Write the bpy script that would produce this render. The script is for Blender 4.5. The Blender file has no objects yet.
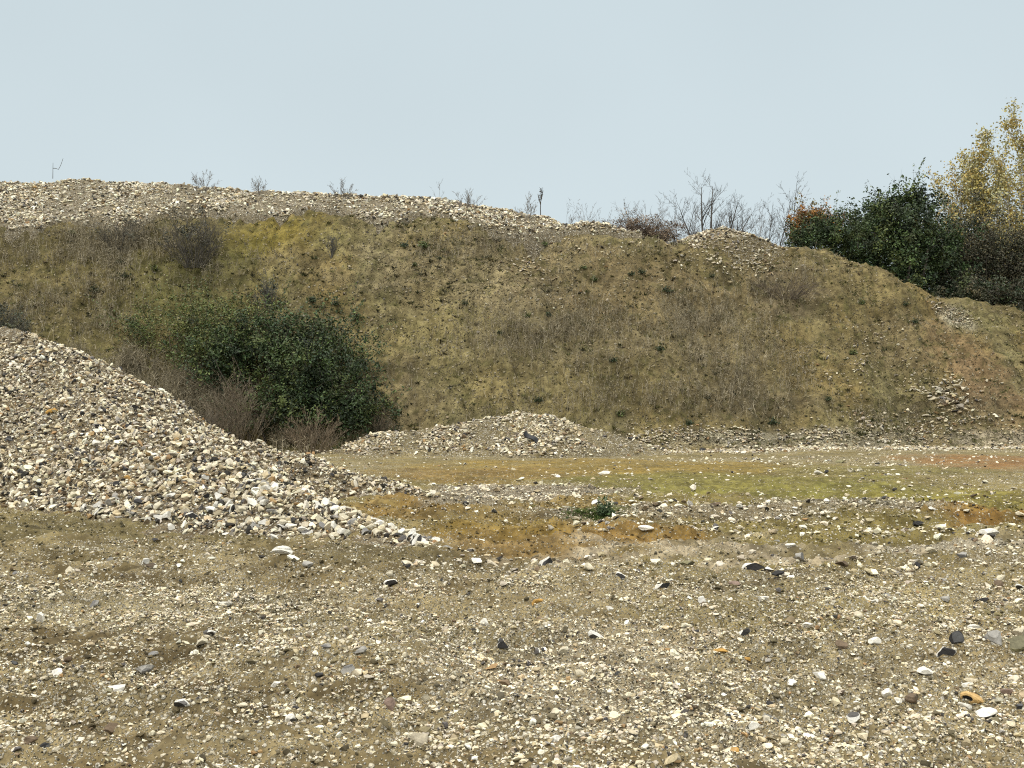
import bpy, bmesh, math
import numpy as np
from mathutils import Vector

RNG = np.random.default_rng(11)
SC = bpy.context.scene
COL = SC.collection
R = math.radians

# ------------------------------------------------------------------ camera numbers
F = 1100.0                       # focal length in photo pixels
CAM = np.array([0.0, 0.0, 1.6])
PITCH = math.atan(16.0 / F)

def ray(px, py):
    c, s = math.cos(PITCH), math.sin(PITCH)
    a, b = (px - 512.0) / F, -(py - 384.0) / F
    return np.array([a, c - b * s, s + b * c])

# ------------------------------------------------------------------ noise
def _hash(ix, iy, seed):
    h = (ix.astype(np.int64) * 374761393 + iy.astype(np.int64) * 668265263 + seed * 1442695041) & 0xFFFFFFFF
    h = ((h ^ (h >> 13)) * 1274126177) & 0xFFFFFFFF
    h = h ^ (h >> 16)
    return (h & 0xFFFF) / 65535.0

def vnoise(x, y, seed=0):
    x = np.asarray(x, float); y = np.asarray(y, float)
    x0 = np.floor(x); y0 = np.floor(y)
    fx = x - x0; fy = y - y0
    fx = fx * fx * fx * (fx * (fx * 6 - 15) + 10); fy = fy * fy * fy * (fy * (fy * 6 - 15) + 10)
    a = _hash(x0, y0, seed); b = _hash(x0 + 1, y0, seed)
    c = _hash(x0, y0 + 1, seed); d = _hash(x0 + 1, y0 + 1, seed)
    return (a + (b - a) * fx + (c - a) * fy + (a - b - c + d) * fx * fy) * 2 - 1

def fbm(x, y, seed=0, oct=4, gain=.5):
    t = 0; amp = 1.0; tot = 0
    for o in range(oct):
        ang = .6 * o + .3
        ca, sa = math.cos(ang), math.sin(ang)
        t = t + amp * vnoise((np.asarray(x) * ca - np.asarray(y) * sa) * 2 ** o + 17.3 * o,
                             (np.asarray(x) * sa + np.asarray(y) * ca) * 2 ** o - 9.1 * o, seed + o)
        tot += amp; amp *= gain
    return t / tot

def sstep(a, b, x):
    t = np.clip((x - a) / (b - a), 0, 1)
    return t * t * (3 - 2 * t)

# ------------------------------------------------------------------ terrain functions (world metres)
BX = [-70, -20, -5, 5, 12, 19, 30, 70]
BY = [33.5, 33.7, 34.6, 35.0, 37.5, 39.5, 42.0, 47.0]
def yfoot(x): return np.interp(x, BX, BY) + .7 * fbm(np.asarray(x) * .16, np.zeros_like(np.asarray(x, float)) + 3.3, 5, 3)
def run(x): return np.interp(x, [-70, -5, 10, 19, 70], [8.0, 7.6, 7.6, 7.0, 9.0])
def ytop(x): return np.interp(x, BX, BY) + run(x)

def table(pts, yfun):
    xs, zs = [], []
    for px, py in pts:
        X = (px - 512) / F * 43
        for _ in range(4):
            Y = float(yfun(X)); X = (px - 512) / F * Y
        xs.append(X); zs.append(1.6 + (400 - py) / F * Y)
    return np.array(xs), np.array(zs)

FT = [(-700, 240), (-200, 222), (0, 222), (100, 221), (200, 216), (260, 214), (330, 214), (400, 218), (460, 219), (520, 226), (560, 232),
      (600, 235), (660, 240), (700, 243), (745, 245), (790, 244), (830, 249), (870, 263), (900, 280), (930, 297), (980, 303),
      (1024, 312), (1100, 326), (1400, 345), (1900, 360)]
TX, TZ = table(FT, ytop)
def ztop(x): return np.interp(x, TX, TZ)

def bank_h(x, y):
    x = np.asarray(x, float); y = np.asarray(y, float)
    # the right-hand spur leans out, with a shallow gully left of it
    yf = yfoot(x) + 1.1 * np.exp(-((x - 15.0 - (y - 38) * -.35) / 1.3) ** 2) - .8 * np.exp(-((x - 18.2) / 1.8) ** 2)
    yt = ytop(x) + .35 * fbm(x * .5, x * 0 + 1.7, 8, 3)
    t = (y - yf) / (yt - yf)
    s = np.interp(t, [-3, 0, .07, .2, .5, .85, .96, 1.05, 1.2], [-.2, 0, .025, .15, .49, .885, .975, 1.0, 1.0])
    z = s * ztop(x)
    m = sstep(.02, .2, t) * (1 - .75 * sstep(.85, 1.1, t))
    z = z + m * (.36 * fbm(x * .33, y * .33, 21, 3) + .26 * fbm(x * .9 + y * .2, y * .45, 22, 3) + .26 * fbm(x * 1.5, y * .22 + z * .1, 27, 3)
                 + .26 * fbm(x * 2.2, y * 2.0, 23, 3) + .19 * fbm(x * 5.0, y * 5.0, 24, 2))
    z = z + .05 * sstep(1.0, 1.2, t) * fbm(x * 2, y * 2, 25, 2)
    # narrow terrace steps on the face
    z = z + m * .05 * np.sin(z * 5 + 2.5 * fbm(x * .25, y * .2, 26, 2))
    z = np.where(y > 78, z - (y - 78) * 1.2, z)
    return z

RT = [(-700, 200), (-200, 178), (-60, 174), (0, 174), (30, 174), (65, 168), (100, 175), (150, 176), (200, 183), (240, 187), (300, 192), (340, 196),
      (400, 197), (440, 199), (480, 209), (520, 215), (548, 222), (566, 231), (580, 226), (598, 226), (616, 233), (640, 236)]
RX, RZ = table(RT, lambda x: ytop(x) + 2.0)
def ridge_h(x, y):
    x = np.asarray(x, float); y = np.asarray(y, float)
    zc = np.interp(x, RX, RZ, right=-5)
    zc = np.where(x > RX[-1], -5, zc)
    h = np.clip(zc - ztop(x), 0, 9)
    yc = ytop(x) + .2 + h / .62
    r = zc - .62 * (np.sqrt((y - yc) ** 2 + .12) - .34)
    r = r - 2.2 * np.clip(ytop(x) - .05 + 1.5 * fbm(x * .55, x * 0 + 4.4, 34, 4) - y, 0, 3)
    return r + .10 * fbm(x * 1.3, y * 1.3, 31, 3) + .05 * fbm(x * 5, y * 5, 33, 2)

def small_mound(px, py, hw, yoff):
    X = (px - 512) / F * 44; Y = float(ytop(X)) + yoff; X = (px - 512) / F * Y
    return X, Y, 1.6 + (400 - py) / F * Y, hw
MND = small_mound(722, 228, 1.9, .8)
def crestmound_h(x, y):
    X, Y, Z, w = MND
    d = np.sqrt(((x - X) / w) ** 2 + ((y - Y) / 1.2) ** 2 + .02)
    return Z + .1 - .62 * d * 1.15 - 2.2 * np.clip(ytop(x) - .3 - y, 0, 3) + .10 * fbm(np.asarray(x) * 1.8, np.asarray(y) * 1.8, 35, 3)

MT = [(330, 458), (345, 446), (370, 436), (400, 433), (440, 428), (480, 421), (520, 415), (550, 417), (580, 425), (610, 434), (640, 443), (670, 452), (700, 457)]
MX, MZ = table(MT, lambda x: 32.6)
def toe_h(x, y):
    x = np.asarray(x, float); y = np.asarray(y, float)
    zc = np.interp(x, MX, MZ, left=-1, right=-1)
    yc = 32.6 + .4 * fbm(x * .4, x * 0 + 2, 41, 2)
    dy = y - yc
    return zc - np.where(dy < 0, .50, .12) * (np.sqrt(dy * dy + .1) - .3) + .10 * fbm(x * 1.6, y * 1.6, 42, 3)

def poly_ridge(x, y, pts, sf, sb):
    """union of cones along a crest line: height minus slope times distance"""
    best = np.full(np.broadcast(x, y).shape, -9.0)
    for (x0, y0, z0), (x1, y1, z1) in zip(pts[:-1], pts[1:]):
        dx, dy = x1 - x0, y1 - y0; L2 = dx * dx + dy * dy
        t = np.clip(((x - x0) * dx + (y - y0) * dy) / L2, 0, 1)
        ex, ey = x - (x0 + t * dx), y - (y0 + t * dy)
        d = np.sqrt(ex * ex + ey * ey + .03) - .17
        sl = np.where(ey < 0, sf, sb)
        best = np.maximum(best, z0 + t * (z1 - z0) - sl * d)
    return best
CR1 = [(-.85, 11.5, .15), (-1.6, 12.45, .27), (-2.1, 13.0, .34), (-2.8, 13.7, .48), (-3.5, 14.6, .68), (-4.6, 15.8, .98), (-6.2, 17.6, 1.48), (-7.9, 19.2, 2.0), (-9.5, 20.6, 3.2)]
CR2 = [(-.9, 16.9, .10), (-1.75, 17.3, .30), (-2.6, 17.8, .49), (-3.4, 18.2, .72), (-4.3, 18.6, .88), (-5.4, 19.0, 1.00), (-6.8, 19.7, 1.34), (-8.3, 20.2, 1.98),
       (-9.5, 20.6, 3.28), (-11.2, 21.4, 3.95), (-13.5, 22.5, 4.2), (-18, 24, 4.2)]
HB = [(-22, 19.6), (-12, 18.0), (-7.4, 16.0), (-4.8, 13.4), (-3.3, 12.1), (-.9, 10.95), (-.6, 11.2), (-.4, 12.4)]
def heap_h(x, y):
    x = np.asarray(x, float); y = np.asarray(y, float)
    z = np.maximum(poly_ridge(x, y, CR1, .44, .5), poly_ridge(x, y, CR2, .55, .62)) - .07
    # the foot line: nothing in front of it, a repose slope behind it
    yb = np.interp(x, [p[0] for p in HB], [p[1] for p in HB]) + .22 * fbm(x * 1.3, x * 0, 51, 3)
    z = np.minimum(z, .60 * (y - yb))
    return z + (.13 * fbm(x * .9, y * .9, 52, 3) + .06 * fbm(x * 4, y * 4, 53, 2)) * sstep(-.02, .4, z)

def rut(x, y):
    return sstep(.10, .32, fbm(x * .38, y * 3.4 + .3 * x, 69, 3)) * sstep(4.2, 5.5, y) * (1 - sstep(12, 16, y))
def ground_h(x, y):
    x = np.asarray(x, float); y = np.asarray(y, float)
    near = 1 - sstep(14, 30, y)
    cl = fbm(x * 1.1, y * 3.2, 62, 4)
    z = .05 * fbm(x * .25, y * .25, 61, 3) * sstep(3, 10, y)
    z = z + near * (.075 * cl + .060 * fbm(x * 3.2, y * 6.0, 63, 3) + .044 * fbm(x * 9, y * 12, 64, 2) + .022 * fbm(x * 20, y * 23, 67, 1))
    # shallow broken ledges where wheels and rain cut the mud
    z = z + near * .045 * np.tanh(7 * fbm(x * .5 + 3, y * 1.9, 65, 3))
    z = z + (1 - near) * .02 * fbm(x * 2, y * 2, 66, 2)
    # long low ridges and scrapes left across the floor
    rg = 1 - np.abs(fbm(x * .22 + .4 * y, y * 1.5 - .05 * x, 68, 3)) * 2.2
    z = z + near * .075 * np.clip(rg, -.3, 1) ** 2 * sstep(3.5, 6, y) - near * .045 * rut(x, y)
    # faint wheel ruts crossing the floor
    for c, sl in ((13.0, .22), (14.6, .22)):
        d = y - (c + sl * (x - 2) + .25 * np.sin(x * .5))
        z = z - .05 * np.exp(-(d / .22) ** 2) * sstep(1.0, 2.5, x) + .02 * np.exp(-((np.abs(d) - .42) / .15) ** 2) * sstep(1.0, 2.5, x)
    return z

def H(x, y):
    return np.maximum.reduce([ground_h(x, y), bank_h(x, y), ridge_h(x, y), crestmound_h(x, y), toe_h(x, y), heap_h(x, y)])

def hit(px, py, fun=H):
    d = ray(px, py)
    t = np.concatenate([np.arange(3.5, 24, .04), np.arange(24, 75, .05)])
    P = CAM[None] + t[:, None] * d[None]
    below = P[:, 2] < fun(P[:, 0], P[:, 1])
    i = int(np.argmax(below)) if below.any() else len(t) - 1
    p = P[i]
    return np.array([p[0], p[1], float(fun(p[0], p[1]))])

U = lambda x, y: np.maximum(bank_h(x, y), ground_h(x, y))
def hits(PT, fun=U):
    c, s_ = math.cos(PITCH), math.sin(PITCH)
    a = (PT[:, 0] - 512) / F; b = -(PT[:, 1] - 384) / F
    D = np.stack([a, c - b * s_, s_ + b * c], -1)
    t = np.full(len(PT), 29.0); done = np.zeros(len(PT), bool)
    for _ in range(260):
        Pp = CAM[None] + t[:, None] * D
        done |= Pp[:, 2] < fun(Pp[:, 0], Pp[:, 1])
        t = np.where(done, t, t + .08)
    Pp = CAM[None] + t[:, None] * D
    ok = done & (Pp[:, 1] < 47)
    Pp[:, 2] = fun(Pp[:, 0], Pp[:, 1])
    return Pp, ok

# ------------------------------------------------------------------ mesh building
def build(name, V, F_, mat, col=None, smooth=False, parent=None, link=True):
    me = bpy.data.meshes.new(name)
    V = np.asarray(V, np.float32)
    me.vertices.add(len(V)); me.vertices.foreach_set('co', V.ravel())
    if not isinstance(F_, list): F_ = [F_]
    F_ = [np.asarray(f) for f in F_ if len(f)]
    loops = np.concatenate([f.ravel() for f in F_]).astype(np.int32)
    tot = np.concatenate([np.full(len(f), f.shape[1]) for f in F_])
    start = np.concatenate([[0], np.cumsum(tot)[:-1]]).astype(np.int32)
    me.loops.add(len(loops)); me.loops.foreach_set('vertex_index', loops)
    me.polygons.add(len(tot)); me.polygons.foreach_set('loop_start', start)
    me.polygons.foreach_set('use_smooth', np.full(len(tot), smooth, bool))
    me.update(calc_edges=True)
    if col is not None:
        col = np.asarray(col, np.float32)
        if col.shape[1] == 3: col = np.hstack([col, np.ones((len(col), 1), np.float32)])
        a = me.attributes.new('Col', 'FLOAT_COLOR', 'POINT' if len(col) == len(V) and len(col) != len(tot) else 'FACE')
        a.data.foreach_set('color', col.ravel())
    me.materials.append(mat)
    o = bpy.data.objects.new(name, me)
    if link: COL.objects.link(o)
    if parent is not None: o.parent = parent
    return o

def tag(o, label=None, cat=None, group=None, kind=None):
    if label: o['label'] = label
    if cat: o['category'] = cat
    if group: o['group'] = group
    if kind: o['kind'] = kind
    return o

def empty(name, loc):
    o = bpy.data.objects.new(name, None); o.location = tuple(float(v) for v in loc)
    o.empty_display_size = .2
    COL.objects.link(o); return o

def grid(xs, ys, fun):
    X, Y = np.meshgrid(xs, ys)
    Z = fun(X, Y)
    V = np.stack([X, Y, Z], -1).reshape(-1, 3)
    n, m = len(ys), len(xs)
    i = np.arange(n * m).reshape(n, m)
    Q = np.stack([i[:-1, :-1], i[:-1, 1:], i[1:, 1:], i[1:, :-1]], -1).reshape(-1, 4)
    return V, Q

def compact(V, Q, C=None):
    used = np.unique(Q); mp = -np.ones(len(V), int); mp[used] = np.arange(len(used))
    return (V[used], mp[Q]) if C is None else (V[used], mp[Q], C[used])

def geo(a, b, d0, k):
    out = [a]; d = d0
    while out[-1] < b: out.append(out[-1] + d); d *= k
    return np.array(out)

# ------------------------------------------------------------------ materials
def new_mat(name):
    m = bpy.data.materials.new(name); m.use_nodes = True
    nt = m.node_tree; bs = nt.nodes['Principled BSDF']
    bs.inputs['Roughness'].default_value = .9
    bs.inputs['Specular IOR Level'].default_value = .2
    return m, nt, bs

def mix(nt, fac, a, b, blend='MIX'):
    n = nt.nodes.new('ShaderNodeMix'); n.data_type = 'RGBA'; n.blend_type = blend
    for sock, v in ((n.inputs[0], fac), (n.inputs[6], a), (n.inputs[7], b)):
        if hasattr(v, 'links'): nt.links.new(v, sock)
        elif isinstance(v, (int, float)): sock.default_value = v
        else: sock.default_value = (*v, 1)
    return n.outputs[2]

def math_(nt, op, a, b=None, clamp=False):
    n = nt.nodes.new('ShaderNodeMath'); n.operation = op; n.use_clamp = clamp
    for i, v in enumerate((a, b)):
        if v is None: continue
        if hasattr(v, 'links'): nt.links.new(v, n.inputs[i])
        else: n.inputs[i].default_value = v
    return n.outputs[0]

def mapr(nt, v, a, b, c=0., d=1.):
    n = nt.nodes.new('ShaderNodeMapRange'); n.clamp = True
    nt.links.new(v, n.inputs[0])
    for i, x in enumerate((a, b, c, d)):
        if hasattr(x, 'links'): nt.links.new(x, n.inputs[i + 1])
        else: n.inputs[i + 1].default_value = x
    return n.outputs[0]

def noise(nt, vec, scale, detail=4, rough=.6):
    n = nt.nodes.new('ShaderNodeTexNoise'); nt.links.new(vec, n.inputs['Vector'])
    n.inputs['Scale'].default_value = scale; n.inputs['Detail'].default_value = detail; n.inputs['Roughness'].default_value = rough
    return n

def ramp(nt, fac, stops):
    n = nt.nodes.new('ShaderNodeValToRGB'); e = n.color_ramp.elements
    while len(e) < len(stops): e.new(.5)
    for el, (p, c) in zip(e, stops): el.position = p; el.color = (*c, 1)
    nt.links.new(fac, n.inputs[0]); return n.outputs[0]

STONE_STOPS = [(0, (.05, .045, .04)), (.10, (.14, .11, .075)), (.25, (.30, .245, .16)), (.45, (.42, .36, .25)), (.62, (.56, .51, .39)), (.8, (.70, .66, .56)), (1, (.44, .42, .385))]

def earth_mat(name, scales, mottle, bump_d, bump_s, stone_gain=1.0, stops=STONE_STOPS):
    """bare earth: vertex colour for what grows or lies there, alpha for how stony it is; embedded gravel in two sizes"""
    m, nt, bs = new_mat(name)
    tc = nt.nodes.new('ShaderNodeTexCoord'); vec = tc.outputs['Object']
    at = nt.nodes.new('ShaderNodeAttribute'); at.attribute_name = 'Col'
    n1 = noise(nt, vec, mottle, 6, .65); n2 = noise(nt, vec, mottle * 9, 5, .7)
    c = mix(nt, mapr(nt, n1.outputs['Fac'], .35, .68), mix(nt, 1.0, at.outputs['Color'], (.72, .70, .68), 'MULTIPLY'), mix(nt, 1.0, at.outputs['Color'], (1.28, 1.24, 1.2), 'MULTIPLY'))
    c = mix(nt, mapr(nt, n2.outputs['Fac'], .40, .62), mix(nt, 1.0, c, (.60, .58, .55), 'MULTIPLY'), mix(nt, 1.0, c, (1.22, 1.2, 1.15), 'MULTIPLY'))
    height = math_(nt, 'MULTIPLY', n2.outputs['Fac'], .8)
    wn = noise(nt, vec, scales[0] * .8, 2, .5)
    w = nt.nodes.new('ShaderNodeVectorMath'); w.operation = 'MULTIPLY_ADD'
    nt.links.new(wn.outputs['Color'], w.inputs[0]); w.inputs[1].default_value = (.5 / scales[0],) * 3; nt.links.new(vec, w.inputs[2])
    for k, s in enumerate(scales):
        v = nt.nodes.new('ShaderNodeTexVoronoi'); v.inputs['Scale'].default_value = s; nt.links.new(w.outputs[0], v.inputs['Vector'])
        sep = nt.nodes.new('ShaderNodeSeparateColor'); nt.links.new(v.outputs['Color'], sep.inputs[0])
        pn = noise(nt, vec, s * .09, 3, .6)
        dens = math_(nt, 'MULTIPLY', at.outputs['Alpha'], mapr(nt, pn.outputs['Fac'], .38, .62, .35, 1.5))
        has = math_(nt, 'LESS_THAN', sep.outputs[0], math_(nt, 'MULTIPLY', dens, stone_gain))
        disc = mapr(nt, v.outputs['Distance'], .30, .46, 1, 0)
        mask = math_(nt, 'MULTIPLY', has, disc)
        sc = ramp(nt, sep.outputs[1], stops)
        c = mix(nt, mask, c, sc)
        height = math_(nt, 'ADD', height, math_(nt, 'MULTIPLY', math_(nt, 'MULTIPLY', mapr(nt, v.outputs['Distance'], 0, .5, 1, 0), has), .9))
    nt.links.new(c, bs.inputs['Base Color'])
    b = nt.nodes.new('ShaderNodeBump'); b.inputs['Strength'].default_value = bump_s; b.inputs['Distance'].default_value = bump_d
    nt.links.new(height, b.inputs['Height']); nt.links.new(b.outputs[0], bs.inputs['Normal'])
    bs.inputs['Roughness'].default_value = .95
    return m

def attr_mat(name, grain, lo, hi, rough=.85, spec=.2, bump=0.0):
    m, nt, bs = new_mat(name)
    at = nt.nodes.new('ShaderNodeAttribute'); at.attribute_name = 'Col'
    tc = nt.nodes.new('ShaderNodeTexCoord')
    n = noise(nt, tc.outputs['Object'], grain, 4, .65)
    f = mapr(nt, n.outputs['Fac'], .32, .68, lo, hi)
    v = nt.nodes.new('ShaderNodeVectorMath'); v.operation = 'SCALE'
    nt.links.new(at.outputs['Color'], v.inputs[0]); nt.links.new(f, v.inputs['Scale'])
    nt.links.new(v.outputs[0], bs.inputs['Base Color'])
    bs.inputs['Roughness'].default_value = rough; bs.inputs['Specular IOR Level'].default_value = spec
    if bump:
        b = nt.nodes.new('ShaderNodeBump'); b.inputs['Strength'].default_value = .6; b.inputs['Distance'].default_value = bump
        nt.links.new(n.outputs['Fac'], b.inputs['Height']); nt.links.new(b.outputs[0], bs.inputs['Normal'])
    return m

M_GROUND = earth_mat('floor earth', (34.0, 80.0), .8, .022, 1.0, 1.7, [(0, (.07, .06, .045)), (.10, (.16, .13, .08)), (.25, (.38, .33, .22)), (.5, (.56, .50, .37)), (.8, (.74, .69, .56)), (1, (.46, .43, .37))])
M_BANK = earth_mat('bank earth', (8.5, 21.0), .45, .11, 1.0, 1.0, [(0, (.05, .045, .025)), (.2, (.10, .085, .04)), (.45, (.24, .20, .115)), (.7, (.31, .265, .165)), (.9, (.40, .35, .25)), (1, (.20, .17, .10))])
M_HEAP = earth_mat('heap gravel bed', (17.0, 40.0), .8, .04, 1.0, 1.6)
M_STONE = attr_mat('flint', 38.0, .72, 1.2, .8, .3, .006)
M_LEAF = attr_mat('leaf', 6.0, .7, 1.25, .55, .35)
M_BARK = attr_mat('bark', 9.0, .65, 1.3, .9, .15, .01)
M_GRASS = attr_mat('dry stem', 4.0, .75, 1.2, .8, .15)
M_RUBBER = attr_mat('dark sheet', 20.0, .7, 1.2, .45, .4)

# ------------------------------------------------------------------ setting: floor
MUD = np.array([.270, .226, .128])
def _track(pts):
    return [((px - 512) / F * (1.6 * F / (py - 400)), 1.6 * F / (py - 400)) for px, py in pts]
TRACKS = [_track([(500, 562), (580, 557), (650, 549), (740, 538), (860, 531)]), _track([(540, 568), (640, 560), (730, 551), (820, 546), (1100, 538)]), _track([(700, 566), (800, 559), (900, 552), (1100, 547)])]
def ground_color(x, y):
    x = np.asarray(x, float); y = np.asarray(y, float)
    n = fbm(x * .5, y * .9, 71, 4); n2 = fbm(x * 2.2, y * 3.5, 72, 3)
    c = MUD[None] * (1 + .22 * n[:, None] + .16 * n2[:, None])
    far = sstep(9, 15, y)
    dark_streak = np.maximum(sstep(.08, .42, fbm(x * .8, y * 4.2, 73, 4)), .9 * sstep(.12, .4, fbm(x * 1.5, y * 9.0, 74, 3))) * (1 - .6 * far) * (.55 + .45 * sstep(.6, -2.2, x))  # cross streaks where the mud colour is darkened, stronger to the left
    dark_streak = np.maximum(dark_streak, .85 * rut(x, y) * (.5 + .5 * sstep(2.0, -1.5, x)))  # colour darkened along the sunken ruts too
    c = c * (1 - dark_streak[:, None] * np.array([.56, .59, .64])[None])
    c = c * (1 - far[:, None]) + far[:, None] * np.array([.222, .186, .084])[None] * (1 + .2 * n[:, None])
    den = .60 + .42 * n + .30 * n2 - .22 * far - .3 * dark_streak
    zones = [(730, 490, 360, 40, (.180, .152, .052), .16), (560, 515, 170, 16, (.195, .145, .055), .15),  # pixel centre, half sizes, colour, stone density
        (120, 530, 260, 13, (.150, .128, .062), .12), (470, 556, 200, 9, (.150, .127, .066), .25),
        (410, 512, 62, 11, (.205, .136, .042), .05), (545, 546, 125, 15, (.200, .138, .052), .10), (500, 538, 80, 9, (.20, .140, .035), .06),
        (600, 467, 210, 9, (.215, .155, .038), .05), (470, 474, 110, 8, (.195, .135, .045), .08),
        (750, 486, 190, 14, (.165, .160, .042), .04), (690, 478, 90, 9, (.17, .155, .045), .05), (950, 500, 130, 14, (.175, .158, .040), .06),
        (1000, 462, 95, 8, (.225, .118, .040), .05), (975, 518, 100, 9, (.215, .125, .035), .08), (880, 470, 120, 6, (.17, .15, .05), .10),
        (540, 492, 90, 9, (.190, .160, .120), .75), (470, 500, 60, 9, (.20, .17, .12), .8), (860, 505, 90, 8, (.18, .155, .10), .65), (700, 515, 170, 8, (.185, .155, .10), .6),
        (800, 552, 160, 7, (.215, .185, .125), .08), (640, 538, 70, 6, (.21, .135, .04), .08), (950, 546, 110, 5, (.36, .325, .25), .6), (690, 546, 110, 2.5, (.36, .31, .22), .3), (650, 553, 80, 2, (.34, .29, .20), .3), (880, 556, 150, 2.5, (.33, .29, .22), .3),
        (620, 680, 190, 60, (.30, .26, .175), 1.0), (850, 610, 200, 26, (.26, .22, .11), .5), (830, 690, 160, 60, (.265, .225, .13), .85),
        (150, 605, 190, 18, (.275, .24, .145), .9), (380, 640, 150, 30, (.27, .23, .13), .8), (600, 512, 40, 4, (.10, .12, .03), .02),
    ]
    for px, py, rx, ry, col, dn in zones:
        Y = 1.6 * F / (py - 400.0); X = (px - 512) / F * Y
        wx = rx / F * Y; wy = ry * Y * Y / (1.6 * F)
        d = np.sqrt(((x - X) / wx) ** 2 + ((y - Y) / wy) ** 2) + .38 * fbm(x * 1.2, y * 1.0, int(px) + int(py), 4)
        f = (1 - sstep(.7, 1.2, d)) * .88 * ((.55 + .45 * sstep(-.35, .2, n2)) if dn < .1 else 1)
        c = c * (1 - f[:, None]) + f[:, None] * np.array(col)[None] * (1 + .22 * n2[:, None] + .1 * n[:, None])
        den = den * (1 - f) + f * dn
    # pale wheel tracks pressed into the floor
    for line in TRACKS:
        dd = np.full(x.shape, 9.0)
        for (x0, y0), (x1, y1) in zip(line[:-1], line[1:]):
            t = np.clip(((x - x0) * (x1 - x0) + (y - y0) * (y1 - y0)) / ((x1 - x0) ** 2 + (y1 - y0) ** 2), 0, 1)
            dd = np.minimum(dd, np.hypot(x - x0 - t * (x1 - x0), y - y0 - t * (y1 - y0)))
        f = (1 - sstep(.07, .24, dd + .08 * fbm(x * 2.5, y * 2.5, 75, 3))) * (.35 + .6 * sstep(-.3, .25, fbm(x * .9, y * .9, 76, 3)))
        c = c * (1 - f[:, None]) + f[:, None] * np.array([.37, .325, .235])[None] * (1 + .2 * n2[:, None])
        den = den * (1 - f) + f * .15
    return np.hstack([np.clip(c, .01, 1), np.clip(den, 0, 1)[:, None]])

half = geo(0, 4.0, .022, 1.0); half = np.concatenate([half, geo(half[-1] + .023, 26, .024, 1.02)[0:], [40, 70, 140, 400]])
xs = np.concatenate([-half[:0:-1], half])
ys = np.concatenate([[-60, -20, -5, 0, 1.5, 2.4], geo(3.0, 46, .015, 1.0054), [60, 90, 160, 400]])
V, Q = grid(xs, ys, ground_h)
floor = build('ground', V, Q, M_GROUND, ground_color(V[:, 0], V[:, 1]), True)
tag(floor, 'gravelly mud floor of the pit with rusty and mossy patches', kind='structure')

# ------------------------------------------------------------------ setting: the earth bank
def zone_list(zs):
    out = []
    for px, py, rx, ry, col, dn in zs:
        p = hit(px, py, bank_h); k = p[1] / F
        out.append((p, rx * k, ry * k, np.array(col), dn))
    return out
BANK_ZONES = zone_list([
    (270, 232, 62, 26, (.20, .155, .035), .03), (235, 250, 35, 18, (.15, .125, .03), .03), (330, 240, 25, 20, (.26, .22, .10), .15),
    (90, 300, 170, 90, (.125, .100, .046), .15), (60, 250, 120, 35, (.135, .110, .050), .2), (150, 250, 60, 40, (.12, .098, .045), .1), (190, 290, 80, 50, (.115, .105, .040), .08),
    (480, 270, 150, 45, (.245, .198, .118), .55), (450, 350, 80, 60, (.225, .185, .088), .35), (520, 300, 70, 20, (.25, .20, .12), .5),
    (400, 400, 45, 50, (.19, .15, .085), .15), (640, 290, 110, 50, (.205, .155, .085), .25), (560, 340, 110, 40, (.175, .143, .082), .15),
    (700, 340, 90, 50, (.172, .138, .082), .15), (620, 390, 140, 30, (.155, .125, .060), .12), (740, 400, 90, 25, (.15, .12, .07), .12),
    (780, 290, 50, 40, (.16, .125, .08), .15), (850, 280, 60, 25, (.215, .17, .085), .2), (880, 380, 40, 40, (.165, .140, .070), .25),
    (900, 345, 60, 30, (.20, .155, .085), .3), (950, 350, 40, 40, (.225, .155, .085), .2), (990, 390, 40, 50, (.215, .145, .085), .2),
    (985, 320, 45, 14, (.19, .165, .08), .2), (880, 415, 60, 18, (.12, .105, .05), .3), (950, 412, 50, 25, (.15, .12, .07), .4), (955, 318, 22, 12, (.38, .35, .29), .8),
    (800, 440, 200, 10, (.30, .27, .21), .8), (1000, 440, 60, 8, (.27, .23, .18), .7), (60, 345, 60, 30, (.15, .125, .055), .1),
])
def bank_color(P):
    x, y, z = P[:, 0], P[:, 1], P[:, 2]
    u = x; v = z * 1.3 + y * .3
    n = fbm(u * .35, v * .5, 81, 4); n2 = fbm(u * 1.6, v * 1.7, 82, 4); n3 = fbm(u * .8 + 30, v * .3, 83, 3)
    c = np.array([.185, .146, .070])[None] * (1 + .22 * n[:, None] + .22 * n2[:, None])
    rill = fbm(u * 1.7, v * .25, 85, 3)
    c = c * (1 + .28 * rill[:, None])
    c[:, 0] *= 1 + .10 * n3; c[:, 2] *= 1 - .15 * n3
    den = .25 + .2 * n2
    for p, rx, ry, col, dn in BANK_ZONES:
        d = np.sqrt(((x - p[0]) / rx) ** 2 + ((z - p[2]) / ry) ** 2 * .9) + .55 * fbm(u * .9, v * 1.1, int(abs(p[0]) * 50) + 7, 4)
        f = (1 - sstep(.4, 1.25, d)) * .8
        c = c * (1 - f[:, None]) + f[:, None] * col[None] * (1 + .22 * n2[:, None] + .12 * n[:, None])
        den = den * (1 - f) + f * dn
    # darker damp moss specks
    s = sstep(.15, .5, fbm(u * 3.2, v * 3.4, 84, 3))
    c = c * (1 - .62 * s[:, None]) + .62 * s[:, None] * np.array([.085, .080, .030])[None]
    st = fbm(u * .12, z * 2.4 + .5 * n, 86, 3)
    c = c * (1 + .22 * st[:, None]) * np.array([1.05, 1.12, 1.12])[None]
    return np.hstack([np.clip(c, .01, 1), np.clip(den, 0, 1)[:, None]])
xs = np.concatenate([np.arange(-70, -24, 1.2), np.arange(-24, 24, .085), np.arange(24, 70.1, 1.2)])
ys = np.concatenate([np.arange(31, 33, .4), np.arange(33, 48, .075), np.arange(48, 90, 1.5)])
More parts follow.
